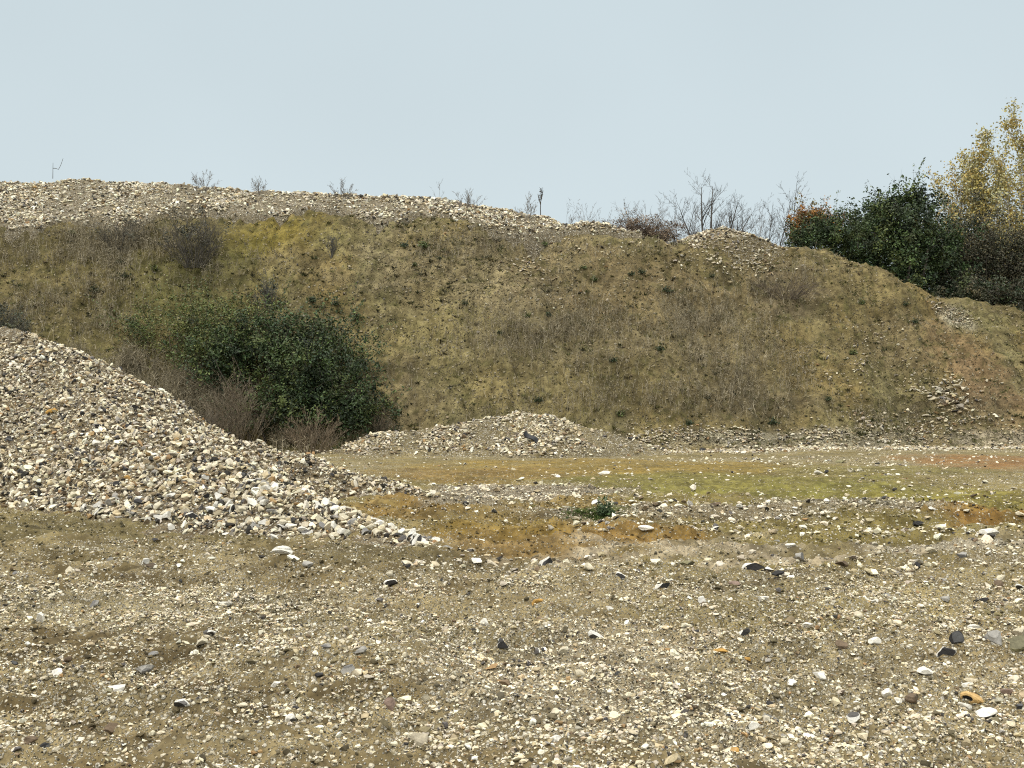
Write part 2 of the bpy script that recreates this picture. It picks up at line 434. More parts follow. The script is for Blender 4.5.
V, Q = grid(xs, ys, bank_h)
V[:, 2] -= .02
bank = build('hill', V, Q, M_BANK, bank_color(V), True)
tag(bank, 'tall steep olive brown earth bank closing off the pit', kind='structure')

# ------------------------------------------------------------------ stones
def ico(sub):
    bm = bmesh.new(); bmesh.ops.create_icosphere(bm, subdivisions=sub, radius=1)
    V = np.array([v.co[:] for v in bm.verts]); Fc = np.array([[v.index for v in f.verts] for f in bm.faces]); bm.free()
    return V, Fc
ICO1, ICO2, ICO4 = ico(1), ico(2), ico(4)

def unit(n, rng=RNG):
    v = rng.normal(size=(n, 3)); return v / np.linalg.norm(v, axis=1, keepdims=True)

def flint_variant(base, rng, ncut, lump=.12):
    V = base[0].copy()
    for k in range(3):
        d = unit(1, rng)[0]; V *= (1 + lump * np.cos(3 * (V @ d) + rng.uniform(0, 6)))[:, None]
    for n in unit(ncut, rng):
        d = rng.uniform(.30, .74)
        e = np.clip(V @ n - d, 0, None); V -= e[:, None] * n[None]
    V *= np.array([1, rng.uniform(.6, .95), rng.uniform(.4, .75)])[None]
    V /= np.abs(V[:, 0]).max()
    return V

VAR1 = [flint_variant(ICO1, RNG, 3, .28) for _ in range(18)]
VAR2 = [flint_variant(ICO2, RNG, 9, .2) for _ in range(24)]

PAL = np.array([(.66, .60, .46), (.76, .71, .58), (.84, .80, .70), (.46, .425, .365), (.52, .44, .295), (.42, .355, .245), (.34, .225, .115), (.21, .16, .105), (.050, .047, .043)])
def stone_cols(n, w=(20, 20, 11, 12, 14, 11, 4, 5, 4), gain=1.0, rng=RNG):
    w = np.array(w, float); w /= w.sum()
    c = PAL[rng.choice(len(PAL), n, p=w)] * rng.uniform(.68, 1.12, (n, 1)) * rng.uniform(.97, 1.03, (n, 3)) * gain
    return np.clip(c * np.array([1.02, .99, .92])[None], .015, .85)

def rotmats(n, tilt, rng=RNG):
    a = rng.uniform(0, 2 * np.pi, n); ca, sa = np.cos(a), np.sin(a)
    Z = np.zeros((n, 3, 3)); Z[:, 0, 0] = ca; Z[:, 0, 1] = -sa; Z[:, 1, 0] = sa; Z[:, 1, 1] = ca; Z[:, 2, 2] = 1
    t = rng.normal(0, tilt, n); ct, st = np.cos(t), np.sin(t)
    X = np.zeros((n, 3, 3)); X[:, 0, 0] = 1; X[:, 1, 1] = ct; X[:, 1, 2] = -st; X[:, 2, 1] = st; X[:, 2, 2] = ct
    b = rng.uniform(0, 2 * np.pi, n); cb, sb = np.cos(b), np.sin(b)
    Y = np.zeros((n, 3, 3)); Y[:, 0, 0] = cb; Y[:, 0, 1] = -sb; Y[:, 1, 0] = sb; Y[:, 1, 1] = cb; Y[:, 2, 2] = 1
    return Y @ X @ Z

def scatter(pos, size, cols, tilt=.5, hi=None, two=.28, rng=RNG):
    """merge stones at pos with longest half-length size/2; returns V, F, C for build()"""
    n = len(pos); Rm = rotmats(n, tilt, rng)
    if hi is None: hi = np.zeros(n, bool)
    Vs, Fs, Cs = [], [], []; off = 0
    for vs, base, sel in ((VAR1, ICO1, ~hi), (VAR2, ICO2, hi)):
        idx = np.where(sel)[0]
        if not len(idx): continue
        vid = rng.integers(0, len(vs), len(idx))
        for k, bv in enumerate(vs):
            ii = idx[vid == k]
            if not len(ii): continue
            P = np.einsum('nij,vj->nvi', Rm[ii], bv) * (size[ii] * .5)[:, None, None] + pos[ii][:, None, :]
            Fc = base[1][None] + (np.arange(len(ii)) * len(bv))[:, None, None] + off
            c = np.repeat(cols[ii][:, None, :], len(base[1]), 1)
            fc = bv[base[1]].mean(1)
            t = rng.random(len(ii)) < two
            d = unit(len(ii), rng)
            m = (np.einsum('fi,ni->nf', fc, d) > .12) & t[:, None]
            brk = np.array([(.05, .048, .05), (.12, .11, .105), (.30, .28, .25), (.10, .075, .05)])[rng.integers(0, 4, len(ii))]
            c = np.where(m[:, :, None], brk[:, None, :], c)
            Vs.append(P.reshape(-1, 3)); Fs.append(Fc.reshape(-1, 3)); Cs.append(c.reshape(-1, 3)); off += len(ii) * len(bv)
    return np.concatenate(Vs), np.concatenate(Fs), np.concatenate(Cs)

def place(fun, x, y, size, sink=.1):
    return np.stack([x, y, fun(x, y) + size * sink], -1)

# ---- individual flints
def flint_mesh(seed, style, aspect=(1, .8, .6)):
    rng = np.random.default_rng(seed)
    V = ICO4[0].copy()
    for k in range(4):
        d = unit(1, rng)[0]; V *= (1 + .14 * np.cos(rng.uniform(2, 4) * (V @ d) + rng.uniform(0, 6)))[:, None]
    breakm = np.zeros(len(V))
    ns = unit(6, rng)
    if style in ('bw', 'wb', 'hole'): ns[0] = np.array([rng.uniform(-.5, .5), -.85, -.05 if style == 'bw' else -.45]); ns[0] /= np.linalg.norm(ns[0])
    for j, n in enumerate(ns):
        d = rng.uniform(.45, .72) if j else .40
        e = np.clip(V @ n - d, 0, None)
        if j == 0: breakm = e > .04
        V -= e[:, None] * n[None]
    # knobbly rind and chipped facets
    V += V * (.07 * fbm(V[:, 0] * 3 + V[:, 2] * 2, V[:, 1] * 3 - V[:, 2], seed, 3) + .04 * fbm(V[:, 0] * 9 + V[:, 2] * 5, V[:, 1] * 9, seed + 3, 2))[:, None]
    if style == 'hole':
        dd = np.array([-.35, -.9, -.05]); dd /= np.linalg.norm(dd)
        U = ICO4[0]; q = U @ dd
        V -= (sstep(.86, .95, q) * .45)[:, None] * dd[None]
        breakm = q > .89
    V /= np.abs(V).max(0)[None]
    V *= np.array(aspect)[None]
    Fc = ICO4[1]
    rind = {'bw': (.76, .73, .66), 'wb': (.74, .72, .66), 'w': (.78, .75, .67), 'c': (.62, .56, .42), 'g': (.36, .345, .315), 'k': (.035, .034, .034), 'o': (.50, .29, .075),
            'b': (.16, .115, .075), 'm': (.24, .22, .12), 'p': (.27, .19, .15), 'hole': (.60, .40, .17)}[style]
    brk = {'bw': (.040, .038, .037), 'wb': (.08, .075, .07), 'hole': (.02, .02, .02), 'w': (.60, .58, .53), 'c': (.50, .44, .33), 'g': (.20, .195, .19), 'k': (.10, .10, .10), 'o': (.42, .26, .10),
           'b': (.10, .075, .05), 'm': (.14, .13, .08), 'p': (.16, .12, .10)}[style]
    fc = V[Fc].mean(1)
    bl = .12 * fbm(fc[:, 0] * 3, fc[:, 1] * 3 + fc[:, 2] * 3, seed + 9, 3)
    C = np.array(rind)[None] * .92 * (1 + 1.6 * bl[:, None])
    fb = breakm[Fc].mean(1) > .5
    C[fb] = np.array(brk)[None] * (1 + 2 * bl[fb][:, None])
    if style in ('bw', 'wb'):      # second black chip on one flank
        q = (ICO4[0] @ unit(1, rng)[0])[Fc].mean(1) > .72
        C[q] = np.array(brk) * 1.3
    if style == 'k': C[(fc[:, 2] > .32)] *= 1.6
    return V, Fc, np.clip(C, .012, .88)

STONES = [
 # px, py(base), width px, height/width, style, label
 (948, 660, 22, .62, 'bw', 'black flint with a chalky white rim, in front of a smaller black flint'),
 (958, 650, 17, .7, 'k', 'small glossy black flint just behind the one with a chalky white rim'),
 (972, 706, 24, .62, 'hole', 'ochre yellow flint with a dark hollow in its face'),
 (989, 722, 27, .42, 'wb', 'white crusted flint with a black broken underside, before the ochre hollow flint'),
 (1014, 652, 30, .62, 'm', 'large greenish brown boulder half sunk beside a dark grey rock'),
 (996, 644, 17, .75, 'g', 'dark grey block leaning on the greenish brown boulder'),
 (857, 618, 13, .75, 'c', 'rounded tan grey lump standing alone on open gravel'),
 (927, 678, 20, .5, 'w', 'jagged pale stone with a thin point, left of the ochre flint'),
 (778, 579, 15, .4, 'k', 'flat black flint lying left of a pair of upright grey stones'),
 (1000, 586, 11, .6, 'b', 'dark brown chunk near the wheel track at the far right'),
 (1021, 590, 12, .55, 'wb', 'white and black flint at the very right edge'),
 (918, 569, 6, 1.2, 'k', 'small dark stone standing upright like a peg'),
 (801, 561, 12, .8, 'g', 'upright grey stone with a forked top beside the wheel track'),
 (888, 702, 12, .75, 'w', 'round white pebble touching another white one, by a brown clod'),
 (900, 708, 13, .5, 'w', 'flat white pebble just right of a rounder white one'),
 (914, 706, 19, .42, 'b', 'flat brown clod right of two white pebbles'),
 (1007, 698, 15, .55, 'p', 'reddish brown stone behind the white crusted flint'),
 (946, 604, 14, .4, 'g', 'flat dark grey stone alone on fine gravel'),
 (791, 696, 12, .6, 'w', 'chalk white stone on gravel with no neighbour of its size'),
 (791, 548, 11, .5, 'w', 'white stone sitting on the smooth tan track'),
 (962, 557, 12, .5, 'g', 'low grey stone on the pale wheel track'),
 (932, 555, 12, .5, 'c', 'cream stone on the pale wheel track'),
 (841, 648, 15, .5, 'b', 'dark brown clod left of a row of white stones'),
 (873, 648, 14, .55, 'w', 'first white stone right of a dark brown clod'),
 (843, 568, 14, .5, 'b', 'brown and blackish lump among small white chips'),
 (819, 680, 17, .4, 'w', 'long jagged white sliver lying on its side'),
 (771, 708, 10, .6, 'k', 'black stone close to a tan hollow in the gravel'),
 (969, 688, 13, .4, 'w', 'thin white flake just above the ochre hollow flint'),
 (1021, 716, 11, .7, 'k', 'black stone cut off by the right edge of the view'),
 (753, 576, 24, .42, 'bw', 'largest black and white flint on the middle of the floor'),
 (768, 572, 10, .6, 'wb', 'small white flint hugging the largest black and white one'),
 (620, 580, 11, .62, 'bw', 'white flint with its right half black'),
 (594, 645, 18, .5, 'wb', 'white flint with a grey flat top, wide as a hand'),
 (536, 604, 14, .5, 'o', 'bright ochre yellow flint on grey gravel'),
 (547, 568, 14, .55, 'bw', 'dark flint with white crust at the edge of the rusty patch'),
 (587, 573, 15, .5, 'c', 'cream and brown lump at the edge of the rusty patch'),
 (662, 590, 17, .42, 'bw', 'long black and white flint pointing to the right'),
 (702, 603, 10, .8, 'w', 'round white cobble with smaller white chips beside it'),
 (721, 663, 15, .4, 'o', 'flat pale ochre stone, larger of two ochre ones'),
 (747, 665, 10, .5, 'o', 'small ochre stone right of a larger flat ochre one'),
 (746, 644, 15, .42, 'bw', 'flat black flint with white edge behind the two ochre stones'),
 (735, 754, 11, .7, 'o', 'brownish orange round stone near the bottom of the view'),
 (557, 742, 15, .5, 'w', 'tilted white wedge near the bottom of the view'),
 (554, 718, 12, .9, 'c', 'cream knobbly stone above the tilted white wedge'),
 (735, 585, 12, .4, 'p', 'pinkish orange flat stone under the largest black and white flint'),
 (610, 613, 11, .5, 'w', 'white chip pointing right on greyish gravel'),
 (617, 677, 8, .6, 'k', 'tiny black stone in the middle of whitish gravel'),
 (754, 730, 12, .75, 'w', 'round white cobble low on the right of the whitish gravel'),
 (688, 566, 16, .45, 'm', 'dark mossy green stone beside the rusty patch'),
 (503, 657, 13, 1.0, 'bw', 'upright pyramid shaped flint, black left face and white right face'),
 (319, 679, 9, .85, 'k', 'round black stone on brown mud, left of the middle'),
 (291, 723, 12, .9, 'wb', 'pale grey flint with a dark top and a pointed foot'),
 (416, 750, 26, .55, 'c', 'largest cream slab on the ground near the bottom of the view'),
 (388, 712, 13, 1.0, 'p', 'mauve brown stone standing on edge by a clod'),
 (392, 588, 18, .45, 'bw', 'flat flint, white above and black below, near a round cream stone'),
 (390, 576, 8, .8, 'c', 'round cream stone above the flat white and black flint'),
 (327, 658, 13, .5, 'g', 'smooth grey flint with a pale tip'),
 (359, 659, 16, .5, 'g', 'rough grey lump right of a smooth grey flint'),
 (282, 560, 26, .3, 'w', 'long flat white slab just below the gravel heap'),
 (308, 567, 13, .55, 'g', 'grey stone right of the long flat white slab'),
 (427, 702, 11, .8, 'c', 'cream stone alone on brown clods'),
 (275, 691, 11, .7, 'w', 'pale stone on brown mud above the dark topped flint'),
 (408, 572, 6, .8, 'k', 'small black stone right of a round cream stone'),
 (477, 567, 12, .6, 'w', 'white stone where the rusty patch begins'),
 (57, 678, 17, .6, 'w', 'lumpy whitish stone with a grey left side'),
 (209, 636, 14, .6, 'wb', 'grey flint with a sharp black edge'),
 (145, 678, 22, .5, 'g', 'brownish grey boulder, half buried, lower left'),
 (180, 713, 20, .42, 'wb', 'white hollow flint shell over a black inside'),
 (110, 734, 26, .55, 'b', 'brown clod of earth larger than the stones near it'),
 (241, 715, 15, .4, 'c', 'pale flat stone on brown mud, right of the hollow flint shell'),
 (40, 623, 15, .7, 'w', 'pale stone with a ridge down its middle'),
 (153, 656, 10, .6, 'g', 'bluish grey pebble between two cream flints'),
 (45, 758, 12, .5, 'k', 'dark stone in the bottom left of the view'),
 (202, 650, 15, .5, 'c', 'cream flint below the grey one with a sharp black edge'),
 (68, 663, 11, .6, 'b', 'dark brown clod above the lumpy whitish stone'),
 (181, 583, 6, .7, 'k', 'single black flint below the foot of the heap'),
 (94, 606, 12, .6, 'g', 'grey stone with a light crown on the left'),
 (14, 674, 9, .6, 'k', 'black stone near the left edge of the floor'),
 (30, 748, 14, .6, 'b', 'dark brown stone beside a bare hollow, bottom left'),
 (605, 474, 15, .35, 'w', 'white slab alone on the yellowish flat ground'),
 (597, 504, 11, .5, 'bw', 'black and white flint right behind the green plant'),
 (715, 506, 13, .4, 'b', 'brown lump on stony ground left of a white slab'),
 (739, 509, 11, .4, 'w', 'white slab right of a brown lump on stony ground'),
 (713, 519, 6, .8, 'w', 'small round white stone directly above a dark one'),
 (715, 530, 9, .7, 'wb', 'dark stone with white edge directly below a small round white one'),
 (646, 531, 16, .45, 'w', 'pair-like notched white stone on rusty ground right of the plant'),
 (703, 451, 9, .5, 'k', 'black stone in the pale rubble at the foot of the bank'),
 (819, 474, 9, .45, 'w', 'white stone touching a little dark one on green ground'),
 (827, 473, 6, .7, 'k', 'little dark stone touching a white one on green ground'),
 (934, 511, 10, .4, 'w', 'white stone on green and rusty ground at the right'),
 (917, 526, 15, .35, 'k', 'flat blackish stone on rusty ground at the right'),
 (990, 537, 22, .45, 'w', 'large white flint at the right edge of the stony belt'),
 (841, 463, 11, .45, 'm', 'dark mossy stone close to the pale rubble line'),
 (861, 503, 5, .9, 'w', 'small upright white stone on the green ground'),
 (83, 416, 9, .8, 'k', 'black flint high on the near face of the gravel heap'),
 (129, 430, 8, .9, 'k', 'black flint near the skyline of the gravel heap'),
 (242, 479, 9, .9, 'k', 'black flint on the right shoulder of the gravel heap'),
 (208, 499, 12, .6, 'k', 'grey black flint low on the heap among white ones'),
 (237, 510, 11, .7, 'k', 'dark flint at the lower right of the gravel heap'),
 (191, 520, 14, .6, 'bw', 'wide dark flint with white top near the foot of the heap'),
 (117, 486, 12, .7, 'k', 'black flint halfway up the heap beside an orange brown one'),
 (127, 482, 11, .7, 'o', 'orange brown flint beside a black one on the heap'),
 (98, 447, 12, .7, 'w', 'bluish white flint, large, on the upper heap'),
 (52, 413, 13, .5, 'o', 'rusty brown flat flint on the upper left of the heap'),
 (8, 442, 14, .6, 'k', 'dark flint at the left edge of the heap'),
]
def add_stone(px, py, w, asp, style, label, seed):
    p = hit(px, py); s = w * p[1] / F
    rng = np.random.default_rng(seed + 500)
    V, Fc, C = flint_mesh(seed, style, (s * .5, s * .5 * rng.uniform(.65, .95), s * .5 * max(asp * 1.12, .35)))
    o = build('flint_stone', V, Fc, M_STONE, C, False)
    o.location = (p[0], p[1] + .12 * s, p[2] + s * asp * .24)
    o.rotation_euler = (rng.uniform(-.12, .12), rng.uniform(-.2, .2), rng.uniform(-.45, .45))
    return tag(o, label, 'stone', 'loose flints on the heap' if p[2] > .25 and px < 300 else 'loose flints on the pit floor')
named = []
for i, s in enumerate(STONES):
    named.append(add_stone(*s, 1000 + i))

# shared bodies for the stones nothing tells apart
PROTO = []
for k, st in enumerate(['w', 'c', 'g', 'w', 'c', 'bw', 'w', 'c', 'g', 'c', 'wb', 'w']):
    V, Fc, C = flint_mesh(3000 + k, st, (.5, .5 * RNG.uniform(.65, .95), .5 * RNG.uniform(.5, .75)))
    PROTO.append(build('flint_stone', V, Fc, M_STONE, C, False, link=False))
def copies(pos, size, label, group):
    for p, s in zip(pos, size):
        o = PROTO[RNG.integers(len(PROTO))].copy()
        COL.objects.link(o); o.location = tuple(p); o.scale = (s, s, s)
        o.rotation_euler = (RNG.normal(0, .35), RNG.normal(0, .35), RNG.uniform(0, 6.28))
        tag(o, label, 'stone', group)

# ------------------------------------------------------------------ gravel on the floor
def in_view(x, y, mrg=1.25): return np.abs(x) < y * .465 * mrg + .6
def floor_class(n, s0, s1, y0, y1, power=1.0):
    y = np.sqrt(RNG.uniform(y0 ** 2, y1 ** 2, n)); x = RNG.uniform(-1, 1, n) * (y * .58 + .7)
    den = ground_color(x, y)[:, 3] 
    den = np.where(y > 13, den * .9, den ** 1.5 * 2.0)
    cl = sstep(-.2, .4, fbm(x * 1.5, y * 2.6, 91, 4))
    ok = (RNG.random(n) < den * (.22 + 1.15 * cl)) & (heap_h(x, y) < -.03) & (toe_h(x, y) < 0) & (y < yfoot(x) + .3)
    x, y = x[ok], y[ok]; u = RNG.random(len(x))
    s = s0 * (s1 / s0) ** (u ** 1.6)
    return x, y, s
parts = [floor_class(230000, .010, .028, 3.4, 9.5), floor_class(110000, .024, .048, 3.4, 20), floor_class(22000, .040, .09, 3.4, 38), floor_class(9000, .05, .11, 14, 38)]
x = np.concatenate([p[0] for p in parts]); y = np.concatenate([p[1] for p in parts]); s = np.concatenate([p[2] for p in parts])
pos = place(ground_h, x, y, s, .08)
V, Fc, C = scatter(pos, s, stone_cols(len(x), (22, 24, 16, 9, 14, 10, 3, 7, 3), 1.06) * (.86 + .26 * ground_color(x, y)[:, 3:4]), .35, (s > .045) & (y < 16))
# crumbs and clods of the same mud among the stones
n = 60000
cy = np.sqrt(RNG.uniform(3.4 ** 2, 17 ** 2, n)); cx = RNG.uniform(-1, 1, n) * (cy * .58 + .7)
k = (RNG.random(n) < sstep(-.35, .3, fbm(cx * 1.3, cy * 3.0, 93, 3))) & (heap_h(cx, cy) < -.03); cx, cy = cx[k], cy[k]
cs = .015 * (.06 / .015) ** (RNG.random(len(cx)) ** 2)
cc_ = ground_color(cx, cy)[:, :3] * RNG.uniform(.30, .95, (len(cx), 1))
V2, F2, C2 = scatter(place(ground_h, cx, cy, cs, .05), cs, cc_, .4, cs > .05, 0)
Fc = np.concatenate([Fc, F2 + len(V)]); V = np.concatenate([V, V2]); C = np.concatenate([C, C2])
tag(build('gravel', V, Fc, M_STONE, C), 'pale flint gravel strewn over the muddy pit floor', kind='stuff')
# belts of larger pale stones further out: merged, past counting
bx, by, bs = [], [], []
for px, py, rx, ry, cnt in ((860, 505, 120, 15, 420), (760, 520, 200, 13, 480), (500, 490, 90, 9, 420), (940, 537, 120, 8, 330), (640, 505, 90, 12, 280), (460, 503, 60, 12, 360), (850, 472, 170, 9, 200),
                           (680, 530, 110, 10, 200), (560, 566, 320, 8, 300), (980, 495, 70, 14, 200), (600, 474, 120, 7, 90), (900, 575, 160, 14, 200), (820, 460, 220, 4, 260)):
    qx = RNG.normal(px, rx * .6, cnt); qy = np.clip(RNG.normal(py, ry * .6, cnt), 452, 700)
    Y_ = 1.6 * F / (qy - 400); bx.append((qx - 512) / F * Y_); by.append(Y_); bs.append(.04 * (.155 / .04) ** (RNG.random(cnt) ** 2.4))
bx, by, bs = map(np.concatenate, (bx, by, bs)); k = (heap_h(bx, by) < -.03) & (by < yfoot(bx)) & (toe_h(bx, by) < 0)
bx, by, bs = bx[k], by[k], bs[k]
V, Fc, C = scatter(place(ground_h, bx, by, bs, .08), bs, stone_cols(len(bx), (22, 28, 26, 8, 8, 4, 1, 3, 4)), .25, bs > .09, .25)
tag(build('loose_stones', V, Fc, M_STONE, C), 'pale stones strewn in belts over the mossy flat of the pit', kind='stuff')
# the biggest unremarkable floor stones, each its own object
x, y, s = floor_class(420, .07, .13, 5, 17)
o_ = np.argsort(-s / y)[:95]; o_ = o_[in_view(x[o_], y[o_], .95)]
copies(place(ground_h, x[o_], y[o_], s[o_], .14), s[o_] * .95, 'plain pale flint, no bigger than a fist, loose on the muddy gravel floor', 'plain flints on the floor')

# ------------------------------------------------------------------ gravel heap
def cut_mesh(xs, ys, fun, under, eps):
    V, Q = grid(xs, ys, fun)
    ok = (V[:, 2] > under(V[:, 0], V[:, 1]) - eps)
    return compact(V, Q[ok[Q].any(1)])
V, Q = cut_mesh(np.arange(-19, .6, .07), np.arange(11, 27.5, .07), heap_h, ground_h, .06)
n = fbm(V[:, 0], V[:, 1], 95, 3)
C = np.hstack([np.array([.15, .122, .075])[None] * (1 + .2 * n[:, None]), np.clip(.55 + .2 * n, 0, 1)[:, None]])
heap = build('gravel_heap', V, Q, M_HEAP, C, True)
tag(heap, 'long pale heap of broken flint sloping down to the pit floor', 'gravel heap')
N = 76000
x = RNG.uniform(-13.5, -.2, N); y = RNG.uniform(11.2, 22.5, N)
hz = heap_h(x, y)
earth = np.exp(-(((x + 2.7 + .7 * (y - 15.9)) / 1.7) ** 2 + ((y - 15.9) / .7) ** 2))   # bare strip between the two tongues
foot = sstep(-.02, .16, hz + .07 * fbm(x * 1.6, y * 1.6, 96, 2))
keep = (RNG.random(N) < np.clip(foot, .0, 1) * (1 - .93 * np.clip(earth * 1.3, 0, 1))) & in_view(x, y, 1.2) & (y < 21.8)
x, y = x[keep], y[keep]
s = .042 * (.16 / .042) ** (RNG.random(len(x)) ** 2.5)
s *= np.where(y > 17.3, .85, 1)
pos = place(heap_h, x, y, s, .20)
big = np.argsort(-(s / y) * ((y < 19.5) & (np.abs((x / y)) < .46)))[:110]
m = np.ones(len(x), bool); m[big] = False
V, Fc, C = scatter(pos[m], s[m], stone_cols(m.sum(), (24, 22, 14, 10, 12, 8, 5, 7, 9), 1.0), .95, s[m] > .060, .36)
o = build('stones', V, Fc, M_STONE, C, parent=heap); o['kind'] = 'stuff'
copies(pos[big], s[big], 'pale broken flint among hundreds alike on the gravel heap', 'plain flints on the heap')

# ------------------------------------------------------------------ rubble along the crest, at the foot and on the bank
def rubble(name, label, xs, ys, fun, under, n, sz, cat, bedcol, colw=(20, 18, 11, 16, 14, 12, 3, 6, 4), gain=1., sparse=None, hi=.1):
    V, Q = cut_mesh(xs, ys, fun, under, .08)
    nn = fbm(V[:, 0], V[:, 1], 97, 3)
    C = np.hstack([np.array(bedcol)[None] * (1 + .25 * nn[:, None]), np.full((len(V), 1), .6)])
    body = build(name, V, Q, M_HEAP, C, True); tag(body, label, cat)
    x = RNG.uniform(xs[0], xs[-1], n); y = RNG.uniform(ys[0], ys[-1], n)
    e = fun(x, y) - under(x, y) + .1 * fbm(x * 1.5, y * 1.5, 98, 3)
    p = sstep(-.05, .2, e)
    if sparse is not None: p = p * sparse(x, y)
    k = RNG.random(n) < p; x, y = x[k], y[k]
    s = sz[0] * (sz[1] / sz[0]) ** (RNG.random(len(x)) ** 1.8)
    V, Fc, C = scatter(place(fun, x, y, s, .15), s, stone_cols(len(x), colw, gain), .6, s > hi, .3)
    o = build('stones', V, Fc, M_STONE, C, parent=body); o['kind'] = 'stuff'
    return body
U = lambda x, y: np.maximum(bank_h(x, y), ground_h(x, y))
def moss_top(x, y):
    p = 1 - .8 * np.exp(-((x + 17.3) / 1.1) ** 2 - ((y - 44.6) / 1.2) ** 2)
    return p * (.2 + .8 * sstep(-.3, .2, fbm(x * .7, y * .9, 99, 3)))
rubble('rubble_ridge', 'ridge of grey white flint rubble along the top of the bank', np.arange(-26, 5.2, .12), np.arange(40, 49, .12), ridge_h, bank_h, 70000, (.06, .22), 'rubble ridge', (.20, .175, .12), colw=(16, 20, 18, 28, 10, 10, 3, 8, 5), gain=1.1, sparse=moss_top)
rubble('rubble_mound', 'small stony knoll on the bank top in front of the bare trees', np.arange(MND[0] - 3, MND[0] + 3, .1), np.arange(MND[1] - 2.2, MND[1] + 2.2, .1), crestmound_h, bank_h, 7000, (.06, .24), 'rubble mound', (.17, .14, .07), gain=.85, sparse=lambda x, y: sstep(-.25, .2, fbm(x * 1.2, y * 1.2, 101, 3)) * .85 + .1)
rubble('rubble_mound', 'low mound of pale flint rubble at the foot of the bank beside the dark bush', np.arange(-6.2, 5.2, .09), np.arange(29.2, 36.2, .09), toe_h, U, 19000, (.05, .20), 'rubble mound', (.205, .175, .095), gain=1.0,
       sparse=lambda x, y: .10 + .90 * np.clip(sstep(-.1, .35, fbm(x * .8, y * .8, 102, 3)) + (y < 31.2) * .4 + (x < -3.2) * .6, 0, 1))
# strip of rubble where bank and floor meet, and stones loose on the face: too many to count
n = 26000
x = RNG.uniform(-14, 24, n); d = np.abs(RNG.normal(0, 1, n)); yy = yfoot(x) + RNG.uniform(-1, 1, n) * .6 - .9 + .55 * d * np.where(RNG.random(n) < .5, 1, -1)
k = RNG.random(n) < np.clip(.35 + .8 * fbm(x * .6, yy * .8, 104, 3), .08, 1) * np.where(x < 4, .5, 1); x, yy = x[k], yy[k]
s1 = .05 * (.19 / .05) ** (RNG.random(len(x)) ** 2)
p1 = place(U, x, yy, s1, .12)
n = 30000
x = RNG.uniform(-23, 23, n); y = RNG.uniform(33.5, 46.5, n)
P = np.stack([x, y, bank_h(x, y)], -1)
den = bank_color(P)[:, 3]
k = (RNG.random(n) < den * (.3 + 1.1 * sstep(-.1, .35, fbm(x * 1.1, P[:, 2] * 1.3, 105, 3)))) & (ridge_h(x, y) < P[:, 2]) & (y < ytop(x) + .6); P = P[k]
s2 = .04 * (.17 / .04) ** (RNG.random(len(P)) ** 2.4)
P[:, 2] += s2 * .1
# rocky lumps on the right-hand spur and the white scree patch near the shoulder
ex, es = [], []
for px, py, rx, ry, cnt, big_ in ((740, 437, 130, 9, 1300, .15), (880, 436, 90, 9, 900, .17), (640, 440, 40, 8, 300, .16), (760, 262, 30, 8, 260, .2), (700, 245, 30, 6, 220, .2), (950, 404, 30, 18, 330, .36), (930, 385, 40, 14, 220, .2), (975, 425, 40, 10, 160, .2), (880, 430, 40, 14, 420, .22), (850, 372, 40, 14, 150, .16), (938, 306, 10, 5, 60, .16), (950, 313, 12, 5, 110, .18), (966, 322, 12, 5, 110, .18), (760, 268, 32, 10, 200, .2), (716, 262, 26, 8, 160, .22), (875, 345, 30, 20, 150, .15), (600, 250, 40, 8, 130, .2), (540, 300, 60, 16, 260, .15), (20, 350, 20, 10, 20, .14), (530, 270, 20, 12, 160, .2)):
    ex.append(np.stack([RNG.normal(px, rx * .55, cnt), RNG.normal(py, ry * .55, cnt)], -1)); es.append(.05 * (big_ / .05) ** (RNG.random(cnt) ** 1.5))
ex, ok = hits(np.concatenate(ex)); ok &= RNG.random(len(ok)) < .15 + 1.1 * sstep(-.3, .3, fbm(ex[:, 0] * 1.3, ex[:, 2] * 2.2, 107, 3)); es = np.concatenate(es)[ok]; ex = ex[ok]; ex[:, 2] += es * .1
V, Fc, C = scatter(np.concatenate([p1, P, ex]), np.concatenate([s1, s2, es]),
                   np.concatenate([stone_cols(len(p1), gain=.92), stone_cols(len(P), (8, 2, 1, 10, 30, 32, 4, 16, 2), .72), stone_cols(len(ex), (20, 14, 8, 22, 15, 12, 2, 8, 3), .92)]), .5, np.concatenate([s1, s2, es]) > .13, .22)
tag(build('rubble', V, Fc, M_STONE, C), 'scattered stones on the bank face and along its foot', kind='stuff')

# ------------------------------------------------------------------ blades: grass tufts and dry weeds
def blades(base, tip, w, cols):
    """thin tapering blades, one triangle each, facing any way"""
    n = len(base); d = tip - base
    side = np.cross(d, unit(n)); side /= np.linalg.norm(side, axis=1, keepdims=True) + 1e-9
    V = np.stack([base - side * w[:, None], base + side * w[:, None], tip], 1).reshape(-1, 3)
    Fc = np.arange(3 * n).reshape(-1, 3)
    return V, Fc, cols
def tufts(P, h, per, lean, palette, wid):
    n = len(P); i = np.repeat(np.arange(n), per)
    b = P[i] + np.stack([RNG.normal(0, 1, len(i)), RNG.normal(0, 1, len(i)), RNG.uniform(-.2, 0, len(i))], -1) * (h[i] * .28)[:, None]
    t = b + np.stack([RNG.normal(0, lean, len(i)), RNG.normal(-.1, lean, len(i)), RNG.uniform(.4, 1, len(i))], -1) * h[i][:, None]
    pc = np.array(palette)[RNG.integers(0, len(palette), n)][i] * RNG.uniform(.65, 1.3, (len(i), 1))
    return blades(b, t, np.full(len(i), wid), pc)
n = 15000
x = RNG.uniform(-24, 23, n); y = RNG.uniform(33.8, 47, n)
cl = fbm(x * .8, y * .9, 111, 4)
